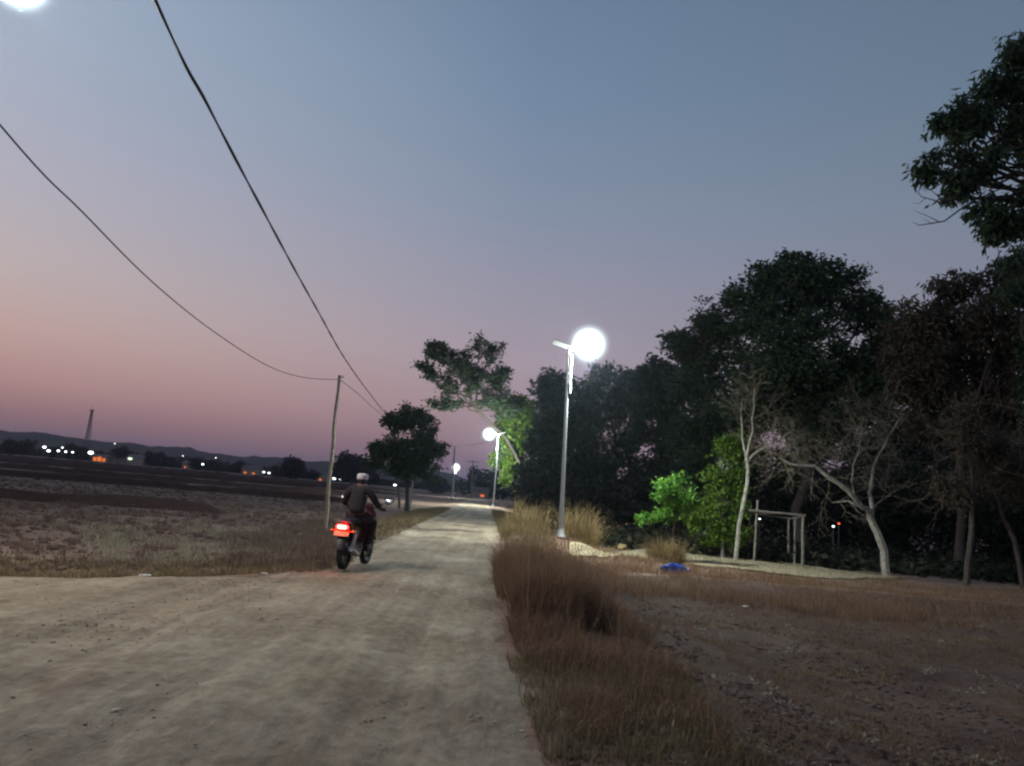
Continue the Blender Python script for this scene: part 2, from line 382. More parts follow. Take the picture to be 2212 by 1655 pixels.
# road: one sheet between its two uneven edges
ys = [-2.5]
while ys[-1] < 240: ys.append(ys[-1] + max(.07, .0075 * ys[-1]))
ys = np.array(ys); nc = 170
t = np.linspace(0, 1, nc)
edge_l = xl(ys) - .12 + .22 * fbm(ys * 1.3, ys * 0 + 3, 41); edge_r = xr(ys) + .12 + .22 * fbm(ys * 1.3, ys * 0 + 8, 43)
edge_l = np.maximum(edge_l, -16 - ys * .0)
tt = t ** 1.0
RXm = edge_l[:, None] * (1 - tt) + edge_r[:, None] * tt; RYm = np.repeat(ys[:, None], nc, 1)
mid = (xl(RYm) + xr(RYm)) / 2
u_r = xr(RYm) - RXm
ruts = -.028 * (np.exp(-((u_r - 1.0) / .28) ** 2) + np.exp(-((u_r - 2.5) / .3) ** 2)) - .012 * np.exp(-((u_r - 3.5) / .2) ** 2)
tracks = .010 * np.sin(u_r * 19 + 2 * fbm(RXm * .3, RYm * .2, 66)) * sst(3.2, 1.2, u_r) * sst(11, 6, RYm)
nz_ = .05 * fbm(RXm * 1.3, RYm * 1.0, 51, 5) + .022 * fbm(RXm * 6, RYm * 5, 57, 3)
fade = np.minimum(sst(0, .06, t), sst(1, .94, t))[None, :]
RZm = h(RXm, RYm) + .012 + fade * (ruts + nz_ + tracks + .012) - (1 - fade) * .03
ri = np.arange(len(ys) * nc).reshape(len(ys), nc)
F = np.stack([ri[:-1, :-1], ri[:-1, 1:], ri[1:, 1:], ri[1:, :-1]], -1).reshape(-1, 4)
o = np_obj('dirt_road', np.stack([RXm, RYm, RZm], -1).reshape(-1, 3), F, M['road'], None, True)
tag(o, 'pale unpaved dirt road with a fork to the left', kind='structure')

# footpath strip behind the grass bank, lit by the lamp
def strip(name, upper, lower, mat, lift, n=80, m=6):
    U = [ground(*p) for p in upper]; Lw = [ground(*p) for p in lower]
    def res(P):
        P = np.array([(p.x, p.y) for p in P]); s = np.r_[0, np.cumsum(np.hypot(*np.diff(P, axis=0).T))]; q = np.linspace(0, s[-1], n)
        return np.stack([np.interp(q, s, P[:, 0]), np.interp(q, s, P[:, 1])], -1)
    A, B = res(U), res(Lw); w = np.linspace(0, 1, m)[None, :, None]
    P = A[:, None] * (1 - w) + B[:, None] * w
    P[..., 1] += .25 * fbm(P[..., 0] * 1.2, P[..., 1] * 0, 88) * (np.abs(w[..., 0] - .5) > .4)
    z = h(P[..., 0], P[..., 1]) + lift
    V = np.concatenate([P, z[..., None]], -1).reshape(-1, 3); ii = np.arange(n * m).reshape(n, m)
    F = np.stack([ii[:-1, :-1], ii[:-1, 1:], ii[1:, 1:], ii[1:, :-1]], -1).reshape(-1, 4)
    return np_obj(name, V, F, mat, None, True)
o = strip('footpath', [(1230, 1176), (1400, 1185), (1500, 1193), (1650, 1207), (1800, 1234), (1960, 1249)],
          [(1230, 1204), (1400, 1209), (1500, 1224), (1650, 1238), (1800, 1252), (1960, 1251)], M['path'], .05)
tag(o, 'pale trodden footpath running past the street lamp to the grove', kind='structure')

# low earth bunds that divide the left field
def bund(x0, y0, x1, y1, w, hgt):
    n = int(max(20, math.hypot(x1 - x0, y1 - y0) / .8)); s = np.linspace(0, 1, n)
    bx = x0 + (x1 - x0) * s; by = y0 + (y1 - y0) * s + .8 * fbm(s * 9, s * 0 + x0, 31)
    prof = [(-1, -.15), (-.45, .8), (0, 1), (.45, .85), (1, -.15)]
    V = []
    for p, q in prof:
        jj = .25 * fbm(bx * .9, by * .9 + p, 77)
        V.append(np.stack([bx, by + p * w, h(bx, by + p * w) + (hgt * q * (1 + jj * 2) + .12) * sst(0, .12, s) * sst(1, .88, s) - .12], -1))
    V = np.stack(V, 1); ii = np.arange(n * 5).reshape(n, 5)
    F = np.stack([ii[:-1, :-1], ii[1:, :-1], ii[1:, 1:], ii[:-1, 1:]], -1).reshape(-1, 4)
    o = np_obj('field_bund', V.reshape(-1, 3), F, M['bund'], None, True)
    tag(o, 'low dark earth bund dividing the stubble field', kind='structure', group='earth bunds across the stubble field'); return o
bund(-25, 27.5, -10, 30.5, .8, .38)
bund(-60, 52, -8, 60, 1.2, .5)
bund(-90, 78, -8, 84, 1.5, .55)
bund(-140, 118, -11, 122, 2, .7)
bund(-260, 190, -14, 200, 3, .9)

# hills
def hill(name, r, prof_px, label, seed):
    n = 320; az = np.linspace(R(-48), R(52), n); V = []
    pa = []; ph = []
    for px, py in prof_px:
        d = at(px, py, 100) - CAM; pa.append(math.atan2(d.x, d.y)); ph.append(d.z / math.hypot(d.x, d.y))
    top = np.interp(az, pa, ph) * r + 1.5
    top = top + r * .0030 * fbm(az * 60, az * 0 + seed, seed, 5)
    for rr, kz in ((-.28, -.08), (-.18, .25), (-.09, .62), (-.03, .9), (0, 1), (.08, .6), (.16, -.1)):
        rad = r * (1 + rr); bump_ = 6 * fbm(az * 90, az * 0 + rr * 9, seed + 5)
        V.append(np.stack([rad * np.sin(az), rad * np.cos(az), top * kz + bump_ * (0 < kz < 1)], -1))
    V = np.stack(V, 1); m = V.shape[1]; ii = np.arange(n * m).reshape(n, m)
    F = np.stack([ii[:-1, :-1], ii[1:, :-1], ii[1:, 1:], ii[:-1, 1:]], -1).reshape(-1, 4)
    o = np_obj(name, V.reshape(-1, 3), F, M['hill'], None, True); tag(o, label, kind='structure')
hill('hills', 1050, [(-300, 915), (0, 931), (80, 934), (190, 948), (260, 955), (330, 962), (390, 966), (440, 978), (520, 985), (600, 990), (690, 997), (780, 996), (860, 1002), (920, 1012), (1000, 1030), (1080, 1050), (1300, 1066), (1700, 1100), (2300, 1150)],
     'long low blue ridge of hills on the horizon', 12)
hill('hills', 760, [(-300, 950), (0, 958), (300, 985), (600, 1012), (860, 1036), (900, 1030), (960, 1025), (990, 1033), (1030, 1055), (1100, 1062), (1500, 1100), (2300, 1168)], 'darker nearer hill behind the road end', 29)

# ------------------------------------------------------------------ haze
g = G(); g.add([(x, y, z) for z in (-8, 128) for x, y in ((-5600, -5600), (5600, -5600), (5600, 5600), (-5600, 5600))],
               [(3, 2, 1, 0), (4, 5, 6, 7), (0, 1, 5, 4), (1, 2, 6, 5), (2, 3, 7, 6), (3, 0, 4, 7)])
hm, ht, ho = new_mat('haze_air'); pv = ht.nodes.new('ShaderNodeVolumePrincipled')
pv.inputs['Color'].default_value = (.58, .70, 1, 1); pv.inputs['Density'].default_value = HAZE; pv.inputs['Anisotropy'].default_value = .86
ht.links.new(pv.outputs[0], ho.inputs['Volume'])
if HAZE > 0:
    o = g.build('haze', hm, None, False); tag(o, 'thin bluish evening haze over the fields', kind='stuff')

def leaf_mesh(C, L, W, droop, fold=.18):
    n = len(C); d = rng.normal(0, 1, (n, 3)); d[:, 2] = d[:, 2] * .6 - droop; d /= np.linalg.norm(d, axis=1)[:, None]
    s = np.cross(d, rng.normal(0, 1, (n, 3))); s /= np.linalg.norm(s, axis=1)[:, None] + 1e-9; nn = np.cross(d, s)
    l = L * rng.uniform(.6, 1.3, n)[:, None]; w = W * rng.uniform(.7, 1.3, n)[:, None]
    V = np.stack([C, C + d * l * .5 + s * w * .5 + nn * w * fold, C + d * l, C + d * l * .5 - s * w * .5 + nn * w * fold], 1)
    return V.reshape(-1, 3), np.arange(n * 4).reshape(n, 4)
# ------------------------------------------------------------------ grass and other ground cover (uncountable: one mesh a kind)
def in_poly(x, y, poly):
    c = np.zeros(len(x), bool); n = len(poly)
    for i in range(n):
        x1, y1 = poly[i]; x2, y2 = poly[(i + 1) % n]
        c ^= ((y1 > y) != (y2 > y)) & (x < (x2 - x1) * (y - y1) / (y2 - y1 + 1e-12) + x1)
    return c
def scatter(poly, n, clump=0., thr=None, fall=None, nscale=1.0):
    P = np.array(poly); lo = P.min(0); hi = P.max(0); xs = []; ys_ = []; got = 0
    while got < n:
        x = rng.uniform(lo[0], hi[0], n * 2); y = rng.uniform(lo[1], hi[1], n * 2); k = in_poly(x, y, poly)
        if thr is not None: k &= fbm(x * nscale, y * nscale, 101) + rng.normal(0, .08, len(x)) > thr
        if fall: k &= rng.random(len(x)) < np.clip((fall / np.maximum(np.hypot(x, y), .1)) ** 1.5, 0, 1)
        xs.append(x[k]); ys_.append(y[k]); got += k.sum()
    x = np.concatenate(xs)[:n]; y = np.concatenate(ys_)[:n]
    if clump:
        m = max(1, n // 14); ci = rng.integers(0, m, n); x = x[ci] + rng.normal(0, clump, n); y = y[ci] + rng.normal(0, clump, n)
    return x, y
def wpoly(px): return [(p.x, p.y) for p in (ground(*q) for q in px)]
def blades(x, y, hmin, hmax, wid, lean, z=None):
    n = len(x); z0 = h(x, y) - .02 if z is None else z
    hh = rng.uniform(hmin, hmax, n) * (.75 + .5 * rng.random(n)); a = rng.uniform(0, 2 * np.pi, n); ln = np.abs(rng.normal(0, lean, n))
    dx, dy = np.cos(a), np.sin(a); b = rng.uniform(0, 2 * np.pi, n); w = wid * rng.uniform(.6, 1.3, n)
    sx, sy = np.cos(b) * w / 2, np.sin(b) * w / 2
    V = np.empty((n, 5, 3))
    V[:, 0] = np.stack([x - sx, y - sy, z0], -1); V[:, 1] = np.stack([x + sx, y + sy, z0], -1)
    mx, my = x + dx * hh * ln * .35, y + dy * hh * ln * .35
    V[:, 2] = np.stack([mx + sx * .75, my + sy * .75, z0 + hh * .55], -1); V[:, 3] = np.stack([mx - sx * .75, my - sy * .75, z0 + hh * .55], -1)
    V[:, 4] = np.stack([x + dx * hh * ln, y + dy * hh * ln, z0 + hh * (1 - .25 * np.minimum(ln, 1.5))], -1)
    b0 = np.arange(n)[:, None] * 5
    T = np.concatenate([b0 + np.array([[0, 1, 2]]), b0 + np.array([[0, 2, 3]]), b0 + np.array([[3, 2, 4]])], 0)
    return V.reshape(-1, 3), T
def grass(name, parts, mat, label):
    Vs = []; Ts = []; b = 0
    for V, T in parts: Vs.append(V); Ts.append(T + b); b += len(V)
    o = np_obj(name, np.concatenate(Vs), np.concatenate(Ts), mat); tag(o, label, 'grass', kind='stuff'); return o

def edge_band(fn, side, y0, y1, n, w0, w1):
    y = rng.uniform(y0, y1, n); x = fn(y) + side * rng.uniform(w0, w1, n); return x, y
# right verge: tall russet dry grass from about 6 to 24 m
vx = []; vy = []
for y0, y1, n, w0, w1 in ((5.0, 7.5, 3600, .25, 1.35), (7.2, 10, 12000, .08, 1.65), (9.5, 14, 20000, .0, 1.9), (13.5, 20, 8000, .05, 1.9)):
    x, y = edge_band(xr, 1, y0, y1, n, w0, w1); k = fbm(x * 1.6, y * 1.2, 61) + rng.normal(0, .1, n) > -.1; vx.append(x[k]); vy.append(y[k])
x = np.concatenate(vx); y = np.concatenate(vy)
hs = .80 * (.22 + .78 * sst(6.8, 9.8, y)) * (1 - .55 * sst(13.5, 16, y)) * (.4 + 1.4 * (fbm(x * 1.1, y * .8, 63) + .35)) * np.clip(1.08 - .65 * ((x - xr(y) - .65) / .85) ** 2, .15, 1)
grp = [blades(x[q], y[q], a, b, .0075, c) for q, a, b, c in ((hs > .8, .45, .86, .5), ((hs > .45) & (hs <= .8), .22, .6, .6), (hs <= .45, .08, .3, .8))]
y5 = rng.uniform(8.8, 14, 420); x5 = xr(y5) + rng.uniform(.2, 1.5, 420); grp.append(blades(x5, y5, .5, .95, .007, .5))
grass('russet_grass', grp, M['rust'], 'tall russet dry grass crowding the right edge of the dirt road')
x, y = edge_band(xr, 1, 1.8, 7.4, 17000, -.05, 1.5); k = fbm(x * 1.4, y * 1.4, 67) + rng.normal(0, .1, len(x)) > -.02
x2, y2 = edge_band(xr, 1, 24, 60, 9000, .1, 2.0)
x3, y3 = edge_band(xl, -1, 13.5, 60, 12000, .0, 2.4)
x4, y4 = scatter(wpoly([(-40, 1200), (700, 1200), (760, 1215), (690, 1236), (500, 1243), (250, 1247), (-40, 1245)]), 16000)
grass('olive_grass', [blades(x[k], y[k], .04, .17, .008, .8), blades(x2, y2, .12, .4, .018, .5), blades(x3, y3, .05, .22, .02, .6), blades(x4, y4, .04, .13, .01, .7)], M['olive'], 'short olive green verge grass along both road edges')
# bank of grass between right field and footpath
pb = wpoly([(1200, 1225), (1330, 1205), (1500, 1222), (1650, 1238), (1800, 1256), (2000, 1266), (2400, 1290), (2400, 1385), (1800, 1335), (1450, 1290), (1330, 1290)])
x, y = scatter(pb, 42000, 0, -.28, None, .7)
x2, y2 = scatter(wpoly([(1090, 1178), (1260, 1172), (1330, 1200), (1500, 1210), (1330, 1235), (1100, 1225)]), 9000)
hb = fbm(x * .8, y * .8, 37) + .9 * sst(21, 17, y) - .25
grass('bank_grass', [blades(x[hb > 0], y[hb > 0], .12, .42, .011, .65), blades(x[hb <= 0], y[hb <= 0], .05, .2, .011, .8), blades(x2, y2, .06, .3, .013, .7)], M['rust'], 'brown grass on the bank across the far side of the right field')
x, y = scatter(wpoly([(1260, 1176), (1400, 1184), (1500, 1197), (1650, 1210), (1800, 1236), (1960, 1248), (1960, 1262), (1650, 1240), (1500, 1224), (1350, 1204)]), 7000)
lx, ly = LAMP_BASE.x, LAMP_BASE.y
c2 = at(1440, 1190, 29.5)
def disc(cx, cyy, rx, ry, n): a = rng.uniform(0, 2 * np.pi, n); q = np.sqrt(rng.random(n)); return cx + rx * q * np.cos(a), cyy + ry * q * np.sin(a)
tall = [blades(*disc(lx + .85, ly + 1.6, .75, .9, 1300), .3, 1.7, .02, .5), blades(*disc(lx - 1.1, ly + 2.6, .8, .9, 900), .2, 1.5, .02, .5),
        blades(*disc(lx - 1.6, ly - .5, .7, 1.5, 900), .15, .6, .018, .6), blades(*disc(c2.x, c2.y, .7, .6, 1300), .25, 1.15, .02, .6), blades(x, y, .05, .22, .014, .6)]
grass('straw_grass', tall, M['straw'], 'pale straw clumps standing around the street lamp and footpath')
# right field stubble, left field stubble
pr = wpoly([(1180, 1720), (1330, 1400), (1370, 1268), (1800, 1300), (2300, 1345), (2400, 1720)])
x, y = scatter(pr, 36000, .06, -.12, None, 1.1)
grass('field_stubble', [blades(x, y, .03, .12, .008, .9)], M['rust'], 'sparse dry stubble over the dark soil of the right field')
plf = wpoly([(-100, 1020), (700, 1065), (800, 1105), (800, 1150), (700, 1215), (-100, 1220)])
x, y = scatter(plf, 60000, .07, -.2, 22., .8)
x2, y2 = scatter(wpoly([(180, 1140), (640, 1150), (660, 1215), (200, 1220)]), 14000, .09, .0, None, 1.0)
x3, y3 = scatter(wpoly([(470, 1160), (720, 1120), (760, 1190), (700, 1232), (500, 1228)]), 13000, .1, -.2, None, 1.2)
M['dull'] = leafy('dull_stubble', [(.10, .07, .06), (.17, .12, .10), (.26, .19, .15)], .25, .9)
grass('stubble', [blades(x, y, .04, .2, .014, .8), blades(x3, y3, .08, .3, .011, .7)], M['dull'], 'brown dry stubble covering the left field')
grass('pale_straw', [blades(x2, y2, .05, .2, .012, 1.1)], M['pale'], 'pale cut straw lying in the left field')

# clods and pebbles
def rocks(name, x, y, rmin, rmax, mat, label, sink=.35, flat=.65):
    n = len(x); ph = (1 + 5 ** .5) / 2
    base = np.array([(-1, ph, 0), (1, ph, 0), (-1, -ph, 0), (1, -ph, 0), (0, -1, ph), (0, 1, ph), (0, -1, -ph), (0, 1, -ph), (ph, 0, -1), (ph, 0, 1), (-ph, 0, -1), (-ph, 0, 1)]) / 1.9
    T = np.array([(0, 11, 5), (0, 5, 1), (0, 1, 7), (0, 7, 10), (0, 10, 11), (1, 5, 9), (5, 11, 4), (11, 10, 2), (10, 7, 6), (7, 1, 8), (3, 9, 4), (3, 4, 2), (3, 2, 6), (3, 6, 8), (3, 8, 9), (4, 9, 5), (2, 4, 11), (6, 2, 10), (8, 6, 7), (9, 8, 1)])
    r = rmin + (rmax - rmin) * rng.random(n) ** 3
    V = base[None] * (1 + rng.normal(0, .27, (n, 12, 1))) * r[:, None, None] * np.stack([rng.uniform(.8, 1.4, n), rng.uniform(.8, 1.4, n), np.full(n, flat)], -1)[:, None]
    a = rng.uniform(0, 6.3, n); c, s = np.cos(a)[:, None], np.sin(a)[:, None]
    V = np.stack([V[..., 0] * c - V[..., 1] * s, V[..., 0] * s + V[..., 1] * c, V[..., 2]], -1)
    V += np.stack([x, y, h(x, y) + r * flat * (1 - 2 * sink) + (.02 if 'pebble' in name else 0)], -1)[:, None]
    o = np_obj(name, V.reshape(-1, 3), (np.arange(n)[:, None, None] * 12 + T[None]).reshape(-1, 3), mat, None, False)
    tag(o, label, 'soil', kind='stuff')
x, y = scatter(pr, 7500, 0, -.12, 7., .9); rocks('soil_clods', x, y, .006, .042, M['clod'], 'dark soil clods strewn over the right field', .45, .5)
x, y = scatter(pr, 900, .08, -.1, 8., 1.3); C = np.stack([x, y, h(x, y) + .012 + .02 * rng.random(len(x))], -1)
V, Fq = leaf_mesh(C, .06, .028, -.15); o = np_obj('dry_leaves', V, Fq, M['pale']); tag(o, 'pale dry leaves and husks strewn over the right field', 'leaves', kind='stuff')
x, y = scatter(plf, 3000, 0, None, 18., .8); rocks('soil_clods', x, y, .03, .12, M['clod'], 'dark soil clods strewn over the left field')
ry = rng.uniform(2.2, 12, 6000) ; rx = np.maximum(xl(ry), -8) + (xr(ry) - np.maximum(xl(ry), -8)) * rng.random(6000); k = fbm(rx * .6, ry * .6, 19) + rng.normal(0, .1, 6000) > .1
rocks('road_pebbles', rx[k], ry[k], .004, .018, M['pebble'], 'small pebbles loose on the dirt road', .5, .42)

# ------------------------------------------------------------------ trees
def crown_pts(blobs, clumps, per, spread, shell=.45, gap=-.16, gscale=.8, seed=3):
    """clump centres fill each ellipsoid more densely near its skin; noise opens gaps"""
    out = []
    vol = np.array([b[1][0] * b[1][1] * b[1][2] for b in blobs]) ** (2 / 3); share = vol / vol.sum()
    for (c, r), s in zip(blobs, share):
        n = max(4, int(clumps * s * 1.3)); v = rng.normal(0, 1, (n, 3)); v /= np.linalg.norm(v, axis=1)[:, None]
        p = np.array(c) + v * np.array(r) * (rng.random(n) ** shell)[:, None]
        k = fbm(p[:, 0] * gscale + p[:, 1] * .37, p[:, 2] * gscale + p[:, 1] * .53, seed) + rng.normal(0, .05, n) > gap
        out.append(p[k])
    C = np.concatenate(out); C = np.repeat(C, per, 0) + rng.normal(0, spread, (len(C) * per, 3)) * np.array([1, 1, .6]); return C
def pblob(px, py, Y, rx, ry, rd=None):
    s = m_per_px(Y); c = at(px, py, Y); return ((c.x, c.y, c.z), (rx * s, (rd if rd is not None else min(rx, ry) * s * 1.0), ry * s))
def twig_path(a, b, wob, n=5):
    a, b = Vector(a), Vector(b); L = (b - a).length; P = []
    for i in range(n + 1):
        t_ = i / n; p = a.lerp(b, t_)
        if 0 < i < n: p += Vector((random.gauss(0, 1), random.gauss(0, 1), random.gauss(0, 1))) * wob * L
        P.append(p)
    return P
def tree(name, label, base, trunk_top, blobs, leaf, clumps, per, L, W, droop=.2, spread=.25, tr=.2, bark='bark', gap=-.16, gscale=.8, group=None, seed=3, limbs=True, bends=None, shell=.45):
    base = Vector(base); root = empty(name, base); tag(root, label, 'tree', group)
    sats = []
    for c, r in blobs:
        for _ in range(4):
            d = Vector((random.gauss(0, 1), random.gauss(0, .8), random.gauss(.25, 1))).normalized(); k = random.uniform(.2, .44)
            sats.append((tuple(c[i] + d[i] * r[i] * random.uniform(.9, 1.22) for i in range(3)), tuple(q * k * random.uniform(.8, 1.3) for q in r)))
    g = G(); top = Vector(trunk_top); pts = [base - base] + ([Vector(b) - base for b in bends] if bends else twig_path((0, 0, 0), top - base, .03, 4)[1:-1]) + [top - base]
    rr = [tr * 1.35] + [tr * (1 - .45 * (i + 1) / (len(pts) - 1)) for i in range(len(pts) - 1)]
    pts[0] = pts[0] - Vector((0, 0, .25)); g.tube(pts, rr, 9)
    if limbs:
        for c, r in blobs:
            st = pts[-1].lerp(pts[-2], random.random() * .6); c = Vector(c) - base
            pp = twig_path(st, c, .06, 5); g.tube(pp, [tr * .5 * (1 - .8 * i / 5) for i in range(6)], 6)
            for _ in range(5):
                e = c + Vector((random.uniform(-.8, .8) * r[0], random.uniform(-.8, .8) * r[1], random.uniform(-.6, .8) * r[2]))
                g.tube(twig_path(pp[random.choice((3, 4))], e, .07, 4), [tr * .2, tr * .16, tr * .11, tr * .07, tr * .03], 4)
    g.build('trunk', M[bark], root)
    C = crown_pts(list(blobs) + sats, clumps, per, spread, shell, gap, gscale, seed) - np.array(base)
    V, Fq = leaf_mesh(C, L, W, droop); np_obj('crown', V, Fq, M[leaf], root)
    return root

# roadside tree left of the road
Yt = 46.0
b0 = ground(879, 1103); Yt = b0.y; bT = b0.copy()
tree('roadside_tree', 'round dark tree alone on the left side of the road', b0, at(880, 1010, Yt),
     [pblob(*p[:2], Yt, *p[2:]) for p in ((885, 960, 60, 52), (850, 985, 48, 30), (868, 905, 22, 25), (908, 925, 36, 36), (928, 985, 28, 38), (885, 1012, 56, 26), (822, 978, 28, 16), (840, 905, 12, 14), (935, 1025, 22, 16))],
     'leaf_dark', 1500, 9, .30, .13, .25, .16, .16, gap=-.2, gscale=1.3)
# leaning tree over the road
Yt = 84.0
bb = ground(1132, 1082); bb = Vector((at(1132, 1082, Yt).x, Yt, hz(at(1132, 1082, Yt).x, Yt)))
tree('leaning_tree', 'tall open crowned tree leaning left over the road', bb, at(1018, 872, Yt),
     [pblob(*p[:2], Yt, *p[2:]) for p in ((950, 768, 26, 22), (930, 806, 22, 14), (985, 790, 30, 30), (1035, 745, 36, 24), (1062, 775, 28, 26), (1020, 800, 30, 26), (975, 838, 30, 15), (1062, 820, 30, 20), (958, 870, 28, 12), (990, 880, 14, 12), (1030, 840, 26, 16), (1085, 815, 20, 18), (945, 745, 14, 10), (1075, 858, 24, 16), (1098, 885, 22, 18), (1045, 872, 18, 10), (915, 795, 12, 8))],
     'leaf_dark', 480, 20, .42, .19, .3, .30, .22, gap=-.06, gscale=.9, bends=[at(1122, 1000, Yt), at(1092, 945, Yt), at(1053, 908, Yt)], seed=8, shell=.5)
Yt = 86.0
bb = Vector((at(1140, 1085, Yt).x, Yt, 0)); bb.z = hz(bb.x, bb.y)
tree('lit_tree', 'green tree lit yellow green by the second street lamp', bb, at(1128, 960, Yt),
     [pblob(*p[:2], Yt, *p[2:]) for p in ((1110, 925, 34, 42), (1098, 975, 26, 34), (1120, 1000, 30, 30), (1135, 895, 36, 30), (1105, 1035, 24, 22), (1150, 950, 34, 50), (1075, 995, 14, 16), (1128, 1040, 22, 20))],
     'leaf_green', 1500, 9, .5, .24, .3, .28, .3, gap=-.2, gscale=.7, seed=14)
# dark grove
def grove(name, label, base_px, Y, top_px, blobs, leaf='leaf_dark', clumps=1500, per=9, L=.4, W=.17, **k):
    bx = at(*base_px, Y); base = Vector((bx.x, Y, hz(bx.x, Y)))
    return tree(name, label, base, at(*top_px, Y), [pblob(*p[:2], Y + random.uniform(-1.2, 1.2), *p[2:]) for p in blobs], leaf, clumps, per, L, W, group=k.pop('group', 'tall trees of the dark grove'), **k)
grove('grove_tree', 'dark tree rising directly behind the near street lamp', (1240, 1150), 58, (1235, 960),
      [(1190, 835, 44, 42), (1215, 890, 60, 60), (1260, 870, 46, 50), (1180, 930, 40, 50), (1245, 950, 64, 60), (1180, 1000, 46, 50), (1260, 1030, 70, 56), (1210, 1060, 60, 46)], clumps=1900, L=.42, W=.19, gap=-.2, gscale=.55, spread=.25)
grove('grove_tree', 'dark tree with gappy top just right of the near lamp head', (1340, 1150), 61, (1330, 960),
      [(1310, 830, 46, 52), (1345, 870, 50, 50), (1300, 900, 50, 50), (1355, 930, 54, 44), (1320, 980, 60, 50), (1300, 1050, 60, 40), (1365, 1020, 40, 40)], clumps=1900, L=.42, W=.19, gap=-.17, gscale=.55, spread=.25, seed=21)
grove('grove_tree', 'thin dark tree between the lamp lit tree and the broad central tree', (1430, 1160), 56, (1425, 960),
      [(1400, 830, 34, 36), (1430, 800, 34, 30), (1440, 860, 40, 46), (1395, 880, 30, 30), (1450, 940, 40, 60), (1380, 940, 26, 30), (1430, 1040, 44, 50)], clumps=1300, L=.4, W=.18, gap=-.1, gscale=.6, spread=.24, seed=25)
grove('grove_tree', 'medium dark tree forming the stepped left shoulder of the broad central tree', (1530, 1180), 48, (1520, 930),
      [(1470, 745, 40, 28), (1530, 695, 40, 40), (1500, 760, 56, 46), (1550, 770, 50, 50), (1500, 840, 60, 56), (1550, 880, 70, 60), (1500, 940, 56, 60), (1570, 990, 66, 60), (1510, 1030, 56, 50)], clumps=2500, L=.34, W=.14, gap=-.2, gscale=.7, spread=.2, seed=31)
grove('grove_tree', 'broadest tallest dark tree in the middle of the grove', (1740, 1190), 44, (1740, 880),
      [(1650, 610, 50, 34), (1705, 590, 44, 40), (1760, 590, 44, 40), (1830, 605, 50, 44), (1730, 660, 110, 70), (1640, 690, 60, 60), (1850, 670, 70, 56), (1890, 730, 50, 60), (1720, 760, 120, 80), (1840, 790, 90, 70), (1650, 800, 80, 70), (1720, 880, 110, 64), (1850, 890, 90, 60), (1620, 880, 50, 60), (1905, 830, 50, 70), (1940, 730, 40, 50), (1965, 790, 50, 60)], clumps=2900, per=17, L=.34, W=.15, gap=-.18, gscale=.6, spread=.24, tr=.32, seed=37)
grove('grove_tree', 'brownish drooping tree on the right side of the grove', (2070, 1215), 37, (2080, 900),
      [(2040, 620, 34, 20), (2110, 620, 50, 34), (2180, 600, 50, 50), (1985, 690, 44, 40), (1945, 700, 30, 36), (1950, 780, 40, 50), (2060, 680, 60, 40), (2150, 690, 80, 56), (2010, 760, 70, 50), (2110, 780, 80, 60), (2210, 780, 60, 90), (1985, 840, 60, 50), (2080, 870, 80, 60), (2190, 900, 70, 80), (2010, 920, 60, 40)], 'leaf_brown', clumps=3900, per=8, L=.36, W=.10, droop=.9, gap=-.2, gscale=.8, spread=.2, tr=.22, seed=43)
grove('grove_tree', 'dark bushy tree closing the right edge of the grove', (2290, 1240), 33, (2270, 900),
      [(2200, 570, 30, 30), (2250, 600, 60, 60), (2270, 720, 70, 80), (2280, 860, 70, 80), (2250, 980, 60, 70), (2190, 640, 40, 30)], 'leaf_dark', clumps=1700, per=8, L=.34, W=.11, droop=.7, gap=-.2, gscale=.8, spread=.18, seed=47)
# near overhanging tree at the right edge
Yt = 19.0
tree('overhanging_tree', 'tall near tree whose long drooping leaves hang over the upper right', Vector((17.5, 20.5, hz(17.5, 20.5))), at(2390, 420, 20.2),
     [pblob(*p[:2], Yt, *p[2:]) for p in ((2040, 290, 40, 44), (2015, 340, 26, 26), (2000, 375, 16, 14), (2105, 265, 46, 46), (2150, 190, 40, 44), (2195, 110, 34, 50), (2110, 350, 46, 44), (2175, 300, 56, 70), (2135, 440, 44, 40), (2160, 490, 34, 26), (2195, 470, 50, 50), (2240, 240, 60, 130), (2260, 420, 60, 100), (2080, 410, 36, 34))],
     'leaf_dark', 1250, 13, .27, .08, 1.1, .13, .24, gap=-.13, gscale=1.3, seed=53)

ov = [q for q in bpy.data.objects if q.name == 'overhanging_tree'][0]; gt = G()
for path, r_ in (([(2110, 430), (2075, 452), (2040, 478), (1985, 487), (1972, 480)], .03), ([(2110, 400), (2070, 430), (2030, 436), (1990, 425), (1976, 405)], .03), ([(2040, 435), (2010, 410), (1985, 395)], .014), ([(2030, 480), (2000, 465), (1975, 455)], .014), ([(2060, 432), (2040, 400), (2020, 385)], .016), ([(2015, 484), (1990, 470)], .01), ([(2000, 428), (1985, 440), (1970, 438)], .01)):
    gt.tube([at(*q, Yt + .3 * math.sin(i + r_ * 90)) - ov.location for i, q in enumerate(path)], [r_ * (1 - .8 * i / (len(path) - 1)) for i in range(len(path))], 5, False)
tag(gt.build('bare_twigs', M['bark'], ov, False), kind='stuff')
